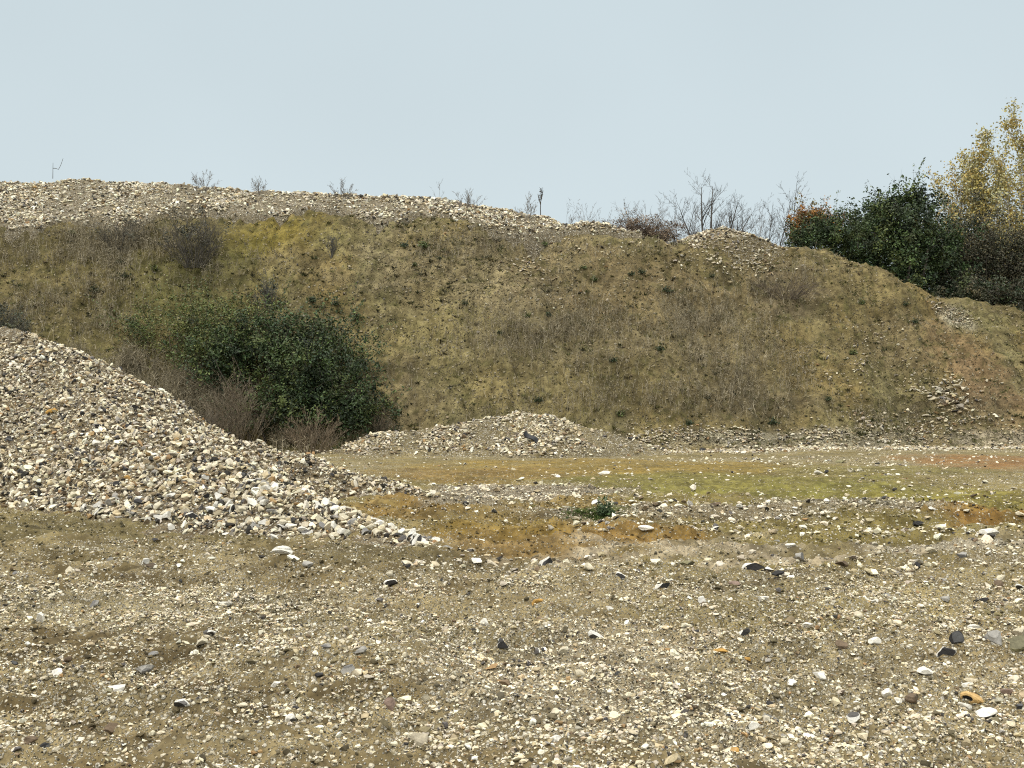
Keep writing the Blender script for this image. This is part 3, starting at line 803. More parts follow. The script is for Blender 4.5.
k = (RNG.random(n) < sstep(-.3, .5, cl)) & (y > yfoot(x) + .3) & (ridge_h(x, y) < bank_h(x, y) + .02)
P = np.stack([x, y, bank_h(x, y)], -1)[k]
V, Fc, C = tufts(P, RNG.uniform(.05, .17, len(P)), 9, .6, [(.15, .135, .055), (.24, .20, .105), (.11, .11, .04), (.32, .27, .165), (.085, .09, .035), (.36, .31, .20)], .014)
n = 2400                                       # dark tussocks
x = RNG.uniform(-24, 23, n); y = RNG.uniform(34, 46, n)
k = (RNG.random(n) < sstep(-.25, .4, fbm(x * .5, y * .6, 113, 3))) & (y > yfoot(x) + .5) & (y < ytop(x))
P = np.stack([x, y, bank_h(x, y)], -1)[k]
V2, F2, C2 = tufts(P, .07 + .17 * RNG.random(len(P)) ** 2.5, 14, .7, [(.05, .055, .022), (.07, .06, .03), (.045, .045, .025), (.09, .085, .03)], .02)
Fc = np.concatenate([Fc, F2 + len(V)]); V = np.concatenate([V, V2]); C = np.concatenate([C, C2])
tag(build('grass', V, Fc, M_GRASS, C), 'thin tufts of grass and moss over the bank face', kind='stuff')

def weeds(P, h, wid, palette, branch=5):
    n = len(P)
    lean = np.stack([RNG.normal(0, .22, n), RNG.normal(-.12, .2, n), np.ones(n)], -1)
    top = P + lean * h[:, None]
    pc = np.array(palette)[RNG.integers(0, len(palette), n)] * RNG.uniform(.7, 1.3, (n, 1))
    B, T, Wd, C = [P], [top], [np.full(n, wid)], [pc]
    for k in range(branch):
        f = RNG.uniform(.3, .95, n)[:, None]
        b = P + (top - P) * f
        t = b + np.stack([RNG.normal(0, .32, n), RNG.normal(0, .3, n), RNG.uniform(.1, .5, n)], -1) * h[:, None] * .6
        B.append(b); T.append(t); Wd.append(np.full(n, wid * .7)); C.append(pc * .95)
    return blades(np.concatenate(B), np.concatenate(T), np.concatenate(Wd), np.concatenate(C))
PT = []; HT = []; PALE = []
for px, py, rx, ry, cnt, hh in ((60, 270, 90, 45, 1800, .4), (130, 250, 50, 35, 1200, .5), (160, 392, 70, 22, 2600, .85), (225, 420, 60, 18, 1800, .7), (100, 370, 50, 18, 900, .6), (300, 445, 50, 10, 700, .5), (560, 335, 110, 40, 2400, .42), (700, 335, 70, 45, 1900, .42), (755, 380, 70, 45, 1300, .4), (620, 400, 150, 26, 1300, .3), (790, 285, 40, 20, 700, .5), (470, 250, 110, 22, 900, .3),
                                (410, 395, 35, 45, 800, .35), (90, 245, 80, 30, 900, .45), (70, 320, 70, 30, 900, .4), (130, 390, 60, 22, 1500, .6), (230, 270, 60, 25, 500, .4), (640, 250, 60, 10, 500, .35), (900, 420, 60, 15, 300, .3), (560, 212, 60, 6, 300, .3), (520, 425, 60, 12, 400, .22)):
    for _ in range(cnt):
        a, b = RNG.normal(0, rx * .5), RNG.normal(0, ry * .5)
        PT.append((px + a, py + b)); HT.append(hh * RNG.uniform(.5, 1.25))
# vectorised drop on to the bank: follow each sight line until it meets the slope
PT = np.array(PT); HT = np.array(HT)
k = RNG.random(len(PT)) < .15 + .95 * sstep(-.2, .25, fbm(PT[:, 0] * .035, PT[:, 1] * .05, 115, 3)); PT = PT[k]; HT = HT[k]
P, ok = hits(PT); P = P[ok]; HT = HT[ok]
V, Fc, C = weeds(P, HT, .008, [(.27, .235, .16), (.32, .275, .19), (.18, .155, .105), (.42, .37, .27), (.36, .31, .215)])
tag(build('undergrowth', V, Fc, M_GRASS, C), 'grey brown dead weeds standing in patches on the bank', kind='stuff')

# ------------------------------------------------------------------ woody plants
def tube(polys, k=5):
    Vs, Fs = [], []; off = 0
    for pts, rad in polys:
        pts = np.asarray(pts, float); rad = np.asarray(rad, float)
        d = np.gradient(pts, axis=0); d /= np.linalg.norm(d, axis=1, keepdims=True) + 1e-9
        ref = np.array([1., 0, 0]) if abs(d[0, 0]) < .8 else np.array([0, 1., 0])
        u = np.cross(d, ref); u /= np.linalg.norm(u, axis=1, keepdims=True) + 1e-9
        v = np.cross(d, u)
        a = np.arange(k) * 2 * np.pi / k
        ring = pts[:, None] + rad[:, None, None] * (np.cos(a)[None, :, None] * u[:, None] + np.sin(a)[None, :, None] * v[:, None])
        m = len(pts); Vs.append(ring.reshape(-1, 3))
        i = np.arange(m - 1)[:, None] * k; j = np.arange(k)[None]
        Fs.append(np.stack([i + j, i + (j + 1) % k, i + k + (j + 1) % k, i + k + j], -1).reshape(-1, 4) + off); off += m * k
    return np.concatenate(Vs), np.concatenate(Fs)

def limb(rng, p, d, L, r, nseg, wob, up=.0, taper=.10):
    pts = [np.array(p, float)]; d = np.array(d, float); d /= np.linalg.norm(d)
    for i in range(nseg):
        d = d + rng.normal(0, wob, 3) + np.array([0, 0, up]); d /= np.linalg.norm(d)
        pts.append(pts[-1] + d * L / nseg)
    return np.array(pts), np.linspace(r, r * taper, nseg + 1)

def branching(rng, p, d, L, r, lev, nb, ang, ratio, wob=.1, up=.05, out=None, depth=0, rmin=.006):
    if out is None: out = []
    pts, rad = limb(rng, p, d, L, r, 6 if depth == 0 else 4, wob, up)
    out.append((pts, rad, depth))
    if lev == 0: return out
    for k in range(nb[0]):
        f = rng.uniform(.25 if depth == 0 else .15, .98); i = f * (len(pts) - 1); a = int(i); q = pts[a] + (pts[min(a + 1, len(pts) - 1)] - pts[a]) * (i - a)
        t = pts[min(a + 1, len(pts) - 1)] - pts[a]; t /= np.linalg.norm(t) + 1e-9
        side = np.cross(t, rng.normal(size=3)); side /= np.linalg.norm(side) + 1e-9
        an = ang * rng.uniform(.7, 1.3)
        dd = t * math.cos(an) + side * math.sin(an)
        branching(rng, q, dd, L * ratio * rng.uniform(.6, 1.15) * (1.15 - .6 * f), max(np.interp(i, range(len(rad)), rad) * .55, rmin), lev - 1, nb[1:], ang, ratio * .95, wob * 1.2, up, out, depth + 1, rmin)
    return out

def bark(name, polys, k, col, parent=None):
    V, Fq = tube([(p, r) for p, r in polys], k)
    c = np.array(col)[None] * RNG.uniform(.75, 1.25, (len(Fq), 1))
    return build(name, V, Fq, M_BARK, c, True, parent)

def bare_tree(label, px, ytip, Y, base, stems, seed, col=(.13, .115, .10), r=.055, lev=3, nb=(9, 6, 4), ang=.62, ratio=.42, fan=.3, group=None, name='bare_tree', cat='tree', up=.06):
    """leafless tree: one or several stems from one foot, split into trunk and twigs"""
    rng = np.random.default_rng(seed)
    X = (px - 512) / F * Y; zt = 1.6 + (400 - ytip) / F * Y
    root = empty(name, (X, Y, base)); tag(root, label, cat, group)
    L = zt - base; P = []
    for k in range(stems):
        a = (k - (stems - 1) / 2) / max(stems - 1, 1) * 2 * fan if stems > 1 else rng.uniform(-.05, .05)
        ln = L * (1 if stems == 1 else rng.uniform(.72, 1.0)) if k != stems // 2 else L
        P += branching(rng, (rng.normal(0, .04), rng.normal(0, .04), -.1), (math.sin(a), rng.normal(0, fan * .5), math.cos(a)), ln, r * ln / 5 + .006, lev, nb, ang, ratio, .05, up)
    bark('trunk', [(p, q) for p, q, d in P if d == 0], 6, col, root)
    bark('crown', [(p, q) for p, q, d in P if d > 0], 3, col, root)
    return root

def leaf_mesh(c, nrm, L, W, col):
    n = len(c); nrm = nrm / (np.linalg.norm(nrm, axis=1, keepdims=True) + 1e-9)
    u = np.cross(nrm, unit(n)); u /= np.linalg.norm(u, axis=1, keepdims=True) + 1e-9
    v = np.cross(nrm, u)
    L = L[:, None]; W = W[:, None]
    V = np.stack([c - u * L, c + v * W + nrm * W * .3, c + u * L, c - v * W + nrm * W * .3], 1).reshape(-1, 3)
    return V, np.arange(4 * n).reshape(-1, 4), col

def foliage(rng, domes, n, clump, size, palette, top=None, shell=.55, rag=.36):
    """leaves in many clumps filling lumpy domes. domes: (x, y, z, rx, ry, rz, weight) about the plant's foot"""
    w = np.array([d[6] for d in domes]); w = w / w.sum()
    ncl = max(8, n // 55); di = rng.choice(len(domes), ncl, p=w); D = np.array(domes)[di]
    u = unit(ncl, rng); rr = rng.uniform(shell ** 3, 1, ncl) ** (1 / 3) * (1 + rag * rng.normal(size=ncl).clip(-1.6, 1.8))
    cc = D[:, :3] + u * rr[:, None] * D[:, 3:6]
    cc[:, 2] = np.maximum(cc[:, 2], .02)
    tone = rng.uniform(.45, 1.65, ncl); ci = np.array(palette)[rng.integers(0, len(palette), ncl)]
    i = rng.integers(0, ncl, n)
    c = cc[i] + rng.normal(0, clump, (n, 3)) * rng.uniform(.5, 1.5, ncl)[i][:, None]
    nr = unit(n, rng) * 1.0 + u[i] * .5 + np.array([0, 0, .45])[None]
    col = ci[i] * tone[i][:, None] * rng.uniform(.65, 1.4, (n, 1))
    if top is not None:
        zz = c[:, 2]; f = np.clip((zz - top[0]) / (top[1] - top[0]), 0, 1) * (rng.random(n) < .85)
        col = col * (1 - f[:, None]) + f[:, None] * np.array(top[2])[None] * rng.uniform(.5, 1.3, (n, 1))
    s = size * rng.uniform(.6, 1.35, n)
    return leaf_mesh(c, nr, s, s * .5, col), cc

def leafy(name, label, cat, foot, domes, n, clump, size, palette, seed, trunk_r=.12, col=(.10, .085, .07), group=None, top=None, nstem=5, twigs=0, leafpart='crown', stempart='trunk', shell=.55, shoots=0):
    rng = np.random.default_rng(seed)
    root = empty(name, foot); tag(root, label, cat, group)
    (V, Fq, C), cc = foliage(rng, domes, n, clump, size, palette, top, shell)
    build(leafpart, V, Fq, M_LEAF, C, False, root)
    P = []
    for k in range(nstem):
        t = cc[rng.integers(len(cc))]; b = np.array([t[0] * .25 + rng.normal(0, .15), t[1] * .25 + rng.normal(0, .1), -.25])
        m = (b + t) / 2 + rng.normal(0, .12, 3)
        P.append((np.array([b, (b * .6 + m * .4), m, (m + t) / 2 + rng.normal(0, .05, 3), t]), np.linspace(trunk_r, trunk_r * .25, 5)))
    if shoots:   # long arching shoots with leaves along them
        lc, lu = [], []
        for k in range(shoots):
            t = cc[rng.integers(len(cc))]; o_ = t / (np.linalg.norm(t) + 1e-6) * np.array([1, .6, .7]) + rng.normal(0, .35, 3) + np.array([0, -.1, .45]); o_ /= np.linalg.norm(o_)
            q, r_ = limb(rng, t, o_, rng.uniform(.5, 1.5), .008, 6, .10, -.10); P.append((q, r_))
            m_ = rng.integers(14, 30); f_ = rng.uniform(0, 6, m_); i_ = np.clip(f_.astype(int), 0, 5)
            lc.append(q[i_] + (q[i_ + 1] - q[i_]) * (f_ - i_)[:, None] + rng.normal(0, .035, (m_, 3)))
        lc = np.concatenate(lc); s_ = size * rng.uniform(.6, 1.3, len(lc))
        V, Fq, C = leaf_mesh(lc, unit(len(lc), rng) + np.array([0, 0, .4]), s_, s_ * .45, np.array(palette)[rng.integers(0, len(palette), len(lc))] * rng.uniform(.7, 1.9, (len(lc), 1)))
        build('shoot_leaves', V, Fq, M_LEAF, C, False, root)
    for k in range(twigs):
        t = cc[rng.integers(len(cc))]; o_ = t / (np.linalg.norm(t) + 1e-6) + rng.normal(0, .5, 3) + np.array([0, 0, .3]); o_ /= np.linalg.norm(o_)
        P.append(limb(rng, t, o_, rng.uniform(.25, .7), .009, 3, .15, -.03))
    bark(stempart, P, 5, col, root)
    return root

def ground_at(px, py, pull=0.0):
    p = hit(px, py, U); p[1] -= pull; p[2] = float(U(p[0], p[1])); return p

def pdomes(foot, lst):
    """domes given by how wide and high they stand, as metres at the plant's own distance"""
    k = foot[1] / F; out = []
    for px, py, rx, ry, dy, w in lst:
        Y = foot[1] + dy; kk = Y / F
        out.append(((px - 512) * kk - foot[0], dy, 1.6 + (400 - py) * kk - foot[2], rx * kk, max(rx, ry) * kk * .75, ry * kk, w))
    return out

DG = [(.034, .052, .022), (.045, .066, .027), (.024, .038, .019), (.058, .072, .026)]
DG2 = [(.034, .060, .021), (.056, .088, .027), (.024, .042, .018), (.088, .112, .034), (.040, .062, .026)]
MG = [(.092, .122, .030), (.074, .100, .030), (.130, .138, .042), (.055, .078, .026)]
# big evergreen bush at the foot of the bank
f = ground_at(285, 437, .3)
leafy('evergreen_bush', 'big dark green bush spreading at the foot of the bank behind the gravel heap', 'bush', f,
      pdomes(f, [(318, 380, 52, 42, .7, 5), (262, 350, 54, 32, 1.4, 3.2), (352, 408, 30, 26, .2, 2), (300, 332, 50, 20, 2.0, 1.3), (285, 405, 45, 30, .2, 2.5), (225, 362, 34, 24, 1.1, 1.2), (338, 348, 32, 24, 1.4, 1.2)]),
      36000, .14, .052, DG2, 201, .04, (.09, .075, .06), nstem=16, twigs=200, leafpart='foliage', stempart='stems', shell=.2, shoots=400)
f = ground_at(185, 365, .2)
leafy('green_bush', 'lighter green sparse bush at the left of the big dark one', 'bush', f,
      pdomes(f, [(200, 328, 52, 32, .4, 3), (150, 335, 40, 24, .8, 1.0), (205, 352, 34, 26, -.2, 2), (245, 322, 40, 20, .6, 1.3)]), 13000, .18, .042, MG, 202, .03, (.13, .11, .08), nstem=8, twigs=160, leafpart='foliage', stempart='stems', shell=.1, shoots=90)

def twig_bush(label, px, py, w, h, n, seed, col, pull=.2, r=.014, leaf=None, group=None, on=None):
    """bare bushy plant: many thin forking stems from one foot"""
    rng = np.random.default_rng(seed)
    f = ground_at(px, py, pull) if on is None else hit(px, py, on)
    k = f[1] / F
    root = empty('bare_bush', f); tag(root, label, 'bush', group)
    P = []
    for _ in range(n):
        a = rng.uniform(0, 6.28); sp = rng.uniform(0, 1) ** .6
        tip = np.array([math.cos(a) * sp * w * .5 * k, math.sin(a) * sp * w * .4 * k, h * k * (1 - .45 * sp ** 2) * rng.uniform(.6, 1.05)])
        b = np.array([tip[0] * .25, tip[1] * .25, -.08])
        L = np.linalg.norm(tip - b)
        P += [(p, q) for p, q, d in branching(rng, b, tip - b, L, r, 2, (8, 5), .55, .38, .07, .01, rmin=.006)]
    bark('stems', P, 3, col, root)
    if leaf is not None:
        dm = [(0, 0, h * k * .5, w * .42 * k, w * .34 * k, h * .42 * k, 1)]
        (V, Fq, C), _ = foliage(rng, dm, leaf[0], .10, leaf[1], leaf[2], None, .1)
        build('foliage', V, Fq, M_LEAF, C, False, root)
    return root
G1, G2, BR, PA = (.17, .15, .125), (.12, .115, .10), (.20, .165, .12), (.34, .295, .235)
twig_bush('dark grey leafless bush just under the rubble ridge', 196, 262, 74, 62, 46, 301, (.11, .10, .088), leaf=(1300, .035, [(.06, .065, .05), (.08, .075, .055)]))
twig_bush('smaller grey brown bush left of the dark grey one under the ridge', 120, 240, 64, 34, 28, 302, (.12, .11, .09), leaf=(500, .035, [(.07, .07, .05)]))
twig_bush('grey green scrubby bush at the left edge above the heap', 8, 345, 70, 55, 50, 303, G2, leaf=(1500, .04, [(.06, .07, .045), (.08, .085, .05)]))
twig_bush('spindly grey bush above the big dark green one', 268, 300, 30, 38, 26, 304, G2, leaf=(350, .035, [(.05, .06, .045)]))
twig_bush('dry brownish bush in front of the big dark one', 245, 440, 82, 80, 60, 305, BR, .9)
twig_bush('dry reddish brown weeds at the right foot of the big dark bush', 318, 452, 70, 44, 44, 306, (.215, .17, .12), .9)
twig_bush('pale greyish dry bush behind the skyline of the heap', 150, 415, 100, 50, 60, 307, PA, 1.0)
twig_bush('dull brown bush between the heap and the dark bush', 215, 432, 80, 45, 44, 308, G1, 1.0)
twig_bush('brown bush low at the right end of the big dark one', 384, 432, 34, 38, 26, 309, BR, .3, leaf=(400, .04, DG))
twig_bush('low brown thicket hanging under the crest near the shoulder of the bank', 785, 293, 76, 26, 34, 310, (.14, .115, .09))
twig_bush('small dark thorny bush on the upper bank, right of the ochre moss', 333, 250, 14, 28, 12, 311, G2)
twig_bush('thin twiggy weed on the rubble ridge, leftmost of the row', 203, 192, 34, 22, 14, 312, (.20, .18, .155), 0, .006, on=H)
twig_bush('sparse twigs on the rubble ridge above the ochre moss', 262, 195, 30, 20, 12, 313, (.20, .18, .155), 0, .006, on=H)
twig_bush('fine pale twigs on the middle of the rubble ridge', 340, 201, 36, 22, 14, 314, (.20, .18, .155), 0, .006, on=H)
twig_bush('fine low twigs right of the single sapling on the ridge', 467, 211, 46, 24, 16, 315, (.20, .18, .155), 0, .006, on=H)
twig_bush('low hazy twigs at the right end of the rubble ridge', 526, 220, 30, 26, 12, 316, (.20, .18, .155), 0, .006, on=H)

# things on the skyline
def zt(px, Y): return float(U((px - 512) / F * Y, Y))
bare_tree('single small leafless sapling on the middle of the rubble ridge', 437, 180, 44.5, 8.9, 1, 401, r=.020, lev=2, nb=(8, 4), ang=.7, fan=.12, name='sapling', cat='sapling')
for i, (px, yt_, Y, st, lab) in enumerate([
    (712, 178, 53, 5, 'tallest leafless tree, fanning out above the stony knoll'),
    (742, 205, 55, 3, 'low spreading leafless tree right of the fanning one'),
    (772, 192, 54, 2, 'leafless tree with twin stems left of the one by the orange leaves'),
    (792, 181, 52, 1, 'leafless tree with one straight stem beside the orange leaved bush'),
    (663, 198, 56, 3, 'faint leafless tree behind the brown bush'),
    (683, 203, 57, 2, 'thin leafless tree between the brown bush and the fanning tree'),
    (600, 196, 56, 5, 'far leafless tree, a pale haze of twigs left of the brown bush'),
    (572, 199, 57, 4, 'farthest leafless tree showing just over the rubble'),
    (628, 206, 58, 5, 'low leafless tree straight behind the brown bush'), (648, 204, 59, 5, 'low pale leafless tree between the brown bush and a taller pale one'),
    (728, 208, 57, 5, 'low leafless tree just right of the fanning one'), (757, 203, 58, 5, 'low pale leafless tree between the spreading and the twin stemmed one'), (697, 209, 58, 5, 'low pale leafless tree just left of the fanning one')]):
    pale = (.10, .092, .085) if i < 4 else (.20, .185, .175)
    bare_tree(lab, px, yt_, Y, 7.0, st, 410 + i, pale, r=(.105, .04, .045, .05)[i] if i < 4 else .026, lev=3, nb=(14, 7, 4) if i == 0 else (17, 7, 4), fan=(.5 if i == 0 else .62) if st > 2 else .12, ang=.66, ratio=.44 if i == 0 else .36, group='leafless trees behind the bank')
# brown rounded bush
Y = 46.6; X = (640 - 512) / F * Y
f = np.array([X, Y, 1.6 + (400 - 242) / F * Y - .6])
leafy('brown_bush', 'rounded reddish brown bush on top of the bank', 'bush', f, pdomes(f, [(640, 232, 30, 16, 0, 3), (662, 236, 22, 12, .3, 1.4), (612, 234, 26, 12, .2, 1.4)]), 20000, .09, .034,
      [(.17, .12, .085), (.13, .095, .068), (.20, .15, .105)], 203, .02, (.10, .08, .065), nstem=8, twigs=160, leafpart='foliage', stempart='stems', shell=.3)
# dark evergreen trees behind the shoulder of the bank
Y = 49.5; f = np.array([(905 - 512) / F * Y, Y, 4.2])
leafy('evergreen_tree', 'tall dark green holly like tree behind the falling shoulder of the bank', 'tree', f,
      pdomes(f, [(900, 235, 42, 38, 0, 4), (868, 232, 24, 26, -.2, 1.8), (930, 250, 34, 42, .2, 3), (905, 275, 45, 34, -.6, 3), (860, 262, 34, 22, -.4, 1.6), (915, 202, 20, 13, 0, .9), (885, 208, 16, 12, 0, .7)]),
      42000, .16, .07, DG2, 204, .16, twigs=160, nstem=9, shell=.35, shoots=160)
Y = 47.6; f = np.array([(828 - 512) / F * Y, Y, 6.2])
leafy('evergreen_bush', 'lower dark green bush in front of the orange brown one', 'bush', f,
      pdomes(f, [(822, 236, 27, 18, 0, 3), (848, 236, 24, 20, -.1, 2), (800, 240, 12, 9, 0, .8)]), 12000, .13, .055, DG2, 205, .05, nstem=6, twigs=60, leafpart='foliage', stempart='stems', shell=.3, shoots=50)
Y = 49.5; f = np.array([(812 - 512) / F * Y, Y, 6.6])
leafy('orange_leaved_bush', 'orange brown autumn bush poking out above the lower dark green one', 'bush', f,
      pdomes(f, [(810, 222, 19, 15, 0, 3), (828, 224, 18, 12, 0, 1.4), (798, 230, 9, 12, 0, 1)]), 8000, .12, .055, [(.30, .13, .025), (.22, .11, .03), (.36, .17, .03), (.12, .10, .03)], 215, .05,
      nstem=6, twigs=60, leafpart='foliage', stempart='stems', shell=.2, shoots=20)
Y = 51; f = np.array([(985 - 512) / F * Y, Y, 4.0])
OL = [(.045, .048, .024), (.055, .05, .03), (.035, .042, .022), (.07, .06, .03)]
leafy('thicket_tree', 'olive brown thicket tree right of the tall dark green one', 'tree', f,
      pdomes(f, [(970, 250, 32, 40, 0, 3), (1000, 262, 34, 40, .2, 3), (1030, 270, 34, 44, 0, 3), (950, 270, 30, 34, -.4, 2), (990, 285, 60, 20, .6, 2)]), 40000, .24, .055, OL, 206, .07, twigs=700, nstem=12, shell=.1, shoots=60)
Y = 49; f = np.array([(1000 - 512) / F * Y, Y, 4.1])
leafy('hedge', 'dark low hedge along the edge behind the right end of the bank', 'hedge', f,
      pdomes(f, [(960, 288, 40, 14, 0, 2), (1005, 294, 40, 14, 0, 2), (1045, 298, 40, 18, 0, 2), (950, 300, 40, 10, -.3, 2), (1000, 306, 44, 12, -.3, 2), (1045, 312, 40, 14, -.3, 2)]), 26000, .16, .06, DG + OL, 207, .04, twigs=80, nstem=8, leafpart='foliage', stempart='stems', shell=.2)
# yellow leaved poplars
def poplar(label, px, ytip, Y, seed, nleaf, r=.10, wide=.5):
    rng = np.random.default_rng(seed)
    X = (px - 512) / F * Y; base = 3.6; zt_ = 1.6 + (400 - ytip) / F * Y
    root = empty('poplar_tree', (X, Y, base)); tag(root, label, 'tree', 'yellow leaved poplars')
    P = branching(rng, (0, 0, 0), (rng.normal(0, .03), 0, 1), (zt_ - base) * .93, r, 3, (30, 7, 4), wide, .34, .02, .07, rmin=.010)
    bark('trunk', [(p, q) for p, q, d in P if d == 0], 7, (.38, .355, .30), root)
    bark('crown', [(p, q) for p, q, d in P if d > 0], 3, (.34, .315, .265), root)
    tips = np.concatenate([p[1:] for p, q, d in P if d >= 1])
    keep = tips[:, 2] > (zt_ - base) * .30
    tips = tips[keep]
    pick = tips[rng.integers(0, len(tips), max(1, nleaf // 12))]
    c = np.repeat(pick, 12, 0) + rng.normal(0, .19, (len(pick) * 12, 3))
    pal = np.array([(.46, .40, .16), (.42, .38, .18), (.48, .39, .12), (.38, .37, .20), (.45, .33, .11)])[rng.integers(0, 5, len(pick))]
    pal = np.repeat(pal, 12, 0) * rng.uniform(.7, 1.25, (len(c), 1))
    s = .062 * rng.uniform(.7, 1.4, len(c))
    V, Fq, C = leaf_mesh(c, unit(len(c), rng) + np.array([0, -.2, .3]), s, s * .75, pal)
    build('leaves', V, Fq, M_LEAF, C, False, root)
for i, a in enumerate([('tallest poplar with thick golden yellow leaves by the right edge', 1000, 138, 57, 501, 6000), ('poplar cut by the right edge, golden leaves on pale stems', 1024, 124, 58, 502, 6000),
                       ('poplar with yellow leaves on its upper half, left of the tallest', 980, 156, 58, 503, 4200), ('slim poplar with few yellow leaves', 964, 160, 59, 504, 2400),
                       ('nearly bare pale poplar left of the yellow ones', 949, 178, 60, 505, 1700), ('leftmost pale poplar, almost leafless', 933, 190, 61, 506, 400), ('poplar with orange yellow lower leaves standing before the tallest', 1013, 160, 55, 507, 4200),
                       ('pale twiggy poplar between two barely leafed ones', 956, 164, 60, 508, 2400)]):
    poplar(*a)

# dead stalks on the ridge
def stalk(name, label, pts, r, blobs, col=(.075, .065, .05)):
    """pts: pixel corners of the stem at one distance"""
    Y = 44.8; k = Y / F
    w = [np.array([(p[0] - 512) * k, Y + .05 * i, 1.6 + (400 - p[1]) * k]) for i, p in enumerate(pts[0])]
    f = w[0]; root = empty(name, f); tag(root, label, 'dead plant')
    P = []
    for line in pts:
        q = np.array([np.array([(p[0] - 512) * k, Y + .03 * i, 1.6 + (400 - p[1]) * k]) - f for i, p in enumerate(line)])
        P.append((q, np.linspace(r, r * .5, len(q))))
    bark('stem', P, 5, col, root)
    if blobs:
        cc = np.concatenate([np.array([(b[0] - 512) * k, Y, 1.6 + (400 - b[1]) * k])[None] - f + RNG.normal(0, 1, (b[2], 3)) * np.array([.035, .035, .09]) for b in blobs])
        s = np.full(len(cc), .035)
        V, Fq, C = leaf_mesh(cc, unit(len(cc)), s, s * .5, np.array(col)[None] * RNG.uniform(.5, 1.2, (len(cc), 1)))
        build('seed_head', V, Fq, M_LEAF, C, False, root)
stalk('dead_stalk', 'single upright dark seed stalk on the right end of the rubble ridge', [[(541, 222), (540.5, 208), (541.5, 189)], [(540.7, 204), (538.5, 196), (538, 193)], [(541, 200), (543.2, 190)]], .022, [(541.5, 191, 40), (540.5, 196, 30)])
stalk('dead_plant', 'broken bare stem with a bent side branch on the mossy top of the ridge', [[(51.5, 178), (51.3, 162)], [(51.3, 167.5), (54, 167.5), (56.5, 168.5), (58.5, 164), (60.5, 157)]], .014, None)

# green plants
def small_plant(label, px, py, w, seed, pal, name='green_plant', group='small plants on the bank face', tall=.8, n=170):
    rng = np.random.default_rng(seed); f = ground_at(px, py + w * .35, .05) if group else hit(px, py)
    k = f[1] / F; r = w * .5 * k
    o = empty(name, f); tag(o, label, 'plant', group)
    c = rng.normal(0, .42, (n, 3)) * np.array([r, r * .8, r * tall]) ; c[:, 2] = np.abs(c[:, 2]) * 1.3
    s = r * rng.uniform(.12, .30, n)
    V, Fq, C = leaf_mesh(c, unit(n, rng) + np.array([0, -.2, .5]), s, s * .4, np.array(pal)[rng.integers(0, len(pal), n)] * rng.uniform(.6, 1.4, (n, 1)))
    build('leaves', V, Fq, M_LEAF, C, False, o)
    P = [limb(rng, (0, 0, -.03), (rng.normal(0, .5), rng.normal(0, .5), 1), r * 1.1 * tall, .006, 3, .15) for _ in range(6)]
    bark('stems', P, 3, (.09, .085, .05), o)
    return o
PLANTS = [
 (424, 241, 15, 'dark green clump on the upper bank, larger of two side by side'), (405, 243, 11, 'dim green clump just left of a larger dark one on the upper bank'),
 (548, 312, 10, 'dark round plant right of its twin in the middle of the bank'), (527, 312, 9, 'green round plant left of its twin in the middle of the bank'),
 (613, 358, 10, 'blackish green plant alone in the grey weeds'), (539, 397, 11, 'dark plant low on the bank above the rubble mound'),
 (620, 412, 11, 'green plant low on the bank above the end of the rubble mound'), (688, 420, 10, 'olive plant near the foot of the bank, mid way'),
 (828, 396, 9, 'dark dot of a plant above the rocky gully'), (584, 265, 8, 'dark plant in a row of three below the crest, the left one'),
 (631, 269, 8, 'plant of a close pair below the brown bush, left one'), (641, 268, 9, 'plant of a close pair below the brown bush, right one'),
 (544, 240, 10, 'green tuft directly under the right end of the ridge'), (712, 273, 7, 'dark tuft below the stony knoll'),
 (666, 288, 11, 'green patch of leaves below the close pair'), (594, 277, 10, 'grey green tuft below a row of three'),
 (122, 259, 11, 'green tuft below the grey brown bush, upper one'), (125, 273, 11, 'bright green tuft below the grey brown bush, lower one'),
 (155, 266, 12, 'dark tuft left of the dark grey bush'), (96, 287, 13, 'dark green tuft far left on the bank'), (170, 236, 10, 'green tuft between the two bushes under the ridge'), (72, 231, 9, 'green tuft at the lower edge of the rubble, left'),
 (312, 296, 11, 'deep green tuft above the right of the big dark bush'), (336, 297, 10, 'olive tuft right of a deep green one'), (356, 314, 13, 'yellowish green tuft at the upper right of the big dark bush'),
 (465, 300, 8, 'dark tuft on the pale middle of the bank'), (396, 210, 12, 'small green plant among the stones of the ridge'), (415, 260, 7, 'dark dry tuft below the two green clumps'), (440, 256, 6, 'tiny dark tuft right of the dry one'),
 (773, 417, 12, 'green tuft near the foot of the bank at the right'), (853, 351, 9, 'tuft on the bare slope below the shoulder'), (915, 320, 8, 'dark tuft on the falling shoulder of the bank'), (905, 300, 7, 'upper tuft on the falling shoulder of the bank'),
 (862, 300, 9, 'tuft under the dark trees on the smooth slope'), (500, 330, 8, 'brownish tuft in the middle of the slope'), (660, 345, 10, 'dark tuft among grey weeds right of the blackish green plant'),
]
for i, (px, py, w, lab) in enumerate(PLANTS):
    small_plant(lab, px, py, w, 600 + i, DG if i % 3 else MG)
small_plant('leafy green weed growing alone on the stony pit floor', 605, 516, 19, 700, [(.06, .10, .035), (.085, .13, .06), (.045, .08, .03), (.12, .16, .09)], 'green_weed', None, 1.3, 420)
# mat of short green grass round it
n = 600; f = hit(600, 517)
P = np.stack([f[0] - .12 + RNG.normal(0, .24, n), f[1] + RNG.normal(0, .12, n), np.zeros(n)], -1); P[:, 2] = ground_h(P[:, 0], P[:, 1])
V, Fc, C = tufts(P, RNG.uniform(.02, .05, n), 5, .7, [(.07, .11, .03), (.10, .13, .035)], .005)
tag(build('short_grass', V, Fc, M_GRASS, C), 'short green grass round the weed on the pit floor', kind='stuff')

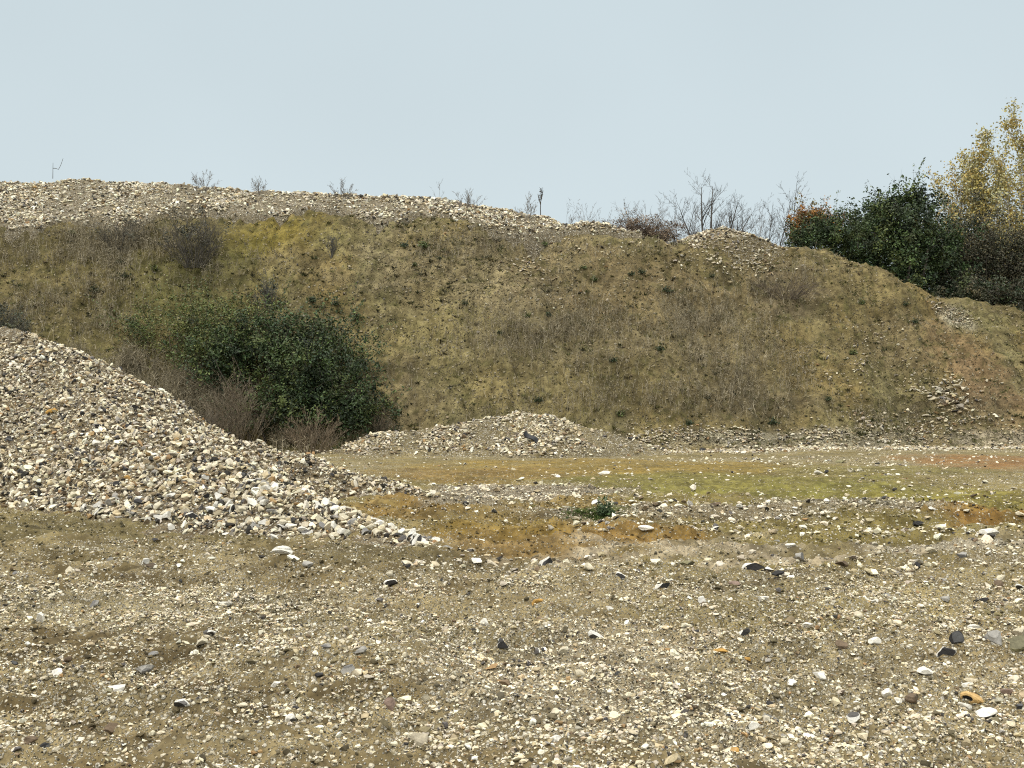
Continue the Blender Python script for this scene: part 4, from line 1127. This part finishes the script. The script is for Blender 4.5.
# dark curled sheet lying on the rubble mound
p = hit(531, 441); k = p[1] / F
u = np.linspace(-1, 1, 9); v = np.linspace(-.5, .5, 15)
Ug, Vg = np.meshgrid(u, v)
L = 16 * k * .5
Xl = Vg * 2 * L; Yl = Ug * .10; Zl = .05 * (1 - Ug ** 2) + .03 * np.sin(Vg * 7)
top = np.stack([Xl, Yl, Zl + .012], -1).reshape(-1, 3); bot = np.stack([Xl, Yl, Zl - .012], -1).reshape(-1, 3)
i = np.arange(len(v) * len(u)).reshape(len(v), len(u)); m_ = len(top)
q = np.stack([i[:-1, :-1], i[:-1, 1:], i[1:, 1:], i[1:, :-1]], -1).reshape(-1, 4)
rim = np.concatenate([i[0, :], i[1:, -1], i[-1, -2::-1], i[-2:0:-1, 0]]); nx = np.roll(rim, -1)
side = np.stack([rim, rim + m_, nx + m_, nx], -1)
V = np.concatenate([top, bot]); Fq = np.concatenate([q[:, ::-1], q + m_, side])
o = build('plastic_scrap', V, Fq, M_RUBBER, np.tile(np.array([[.018, .020, .024]]), (len(Fq), 1)), True)
o.location = (p[0], p[1] - .1, p[2] + .10); o.rotation_euler = (R(25), R(33), R(-12))
tag(o, 'dark curled strip of scrap lying on the pale rubble mound', 'scrap')

# ------------------------------------------------------------------ sky, light, camera
w = bpy.data.worlds.new('World'); SC.world = w; w.use_nodes = True
nt = w.node_tree; bg = nt.nodes['Background']
SUN_EL, SUN_AZ = R(46), R(-142)          # behind the camera, to the left, through thick cloud
sky = nt.nodes.new('ShaderNodeTexSky'); sky.sky_type = 'NISHITA'; sky.sun_disc = False
sky.sun_elevation = SUN_EL; sky.sun_rotation = SUN_AZ; sky.dust_density = 3.0
tc = nt.nodes.new('ShaderNodeTexCoord'); sx = nt.nodes.new('ShaderNodeSeparateXYZ'); nt.links.new(tc.outputs['Generated'], sx.inputs[0])
cr = ramp(nt, sx.outputs['Z'], [(0, (.66, .765, .80)), (.18, (.655, .755, .79)), (.36, (.61, .71, .75)), (.62, (1.35, 1.38, 1.32)), (1, (3.0, 2.86, 2.56))])
cn = noise(nt, tc.outputs['Generated'], 1.6, 4, .5)
sc_ = nt.nodes.new('ShaderNodeVectorMath'); sc_.operation = 'SCALE'; nt.links.new(cr, sc_.inputs[0])
nt.links.new(mapr(nt, cn.outputs['Fac'], .3, .7, 9.5, 10.5), sc_.inputs['Scale'])
nt.links.new(mix(nt, .06, sc_.outputs[0], sky.outputs[0]), bg.inputs['Color'])
bg.inputs['Strength'].default_value = .1

sl = bpy.data.lights.new('sun', 'SUN'); sl.energy = 1.5; sl.angle = R(10); sl.color = (1, .96, .90)
so = bpy.data.objects.new('sun', sl); COL.objects.link(so)
sd = Vector((math.sin(SUN_AZ) * math.cos(SUN_EL), math.cos(SUN_AZ) * math.cos(SUN_EL), math.sin(SUN_EL)))
so.rotation_euler = (-sd).to_track_quat('-Z', 'Y').to_euler()

cd = bpy.data.cameras.new('camera'); cam = bpy.data.objects.new('camera', cd); COL.objects.link(cam)
cd.sensor_width = 36; cd.lens = F / 1024 * 36; cd.clip_start = .05; cd.clip_end = 2000
cam.location = tuple(CAM); cam.rotation_euler = (math.pi / 2 + PITCH, 0, 0)
SC.camera = cam
vs = SC.view_settings; vs.view_transform = 'Standard'; vs.look = 'None'; vs.gamma = 1; vs.exposure = 0; vs.use_curve_mapping = False
SC.cycles.max_bounces = 6
SC.cycles.use_denoising = False
SC.cycles.filter_width = 1.1
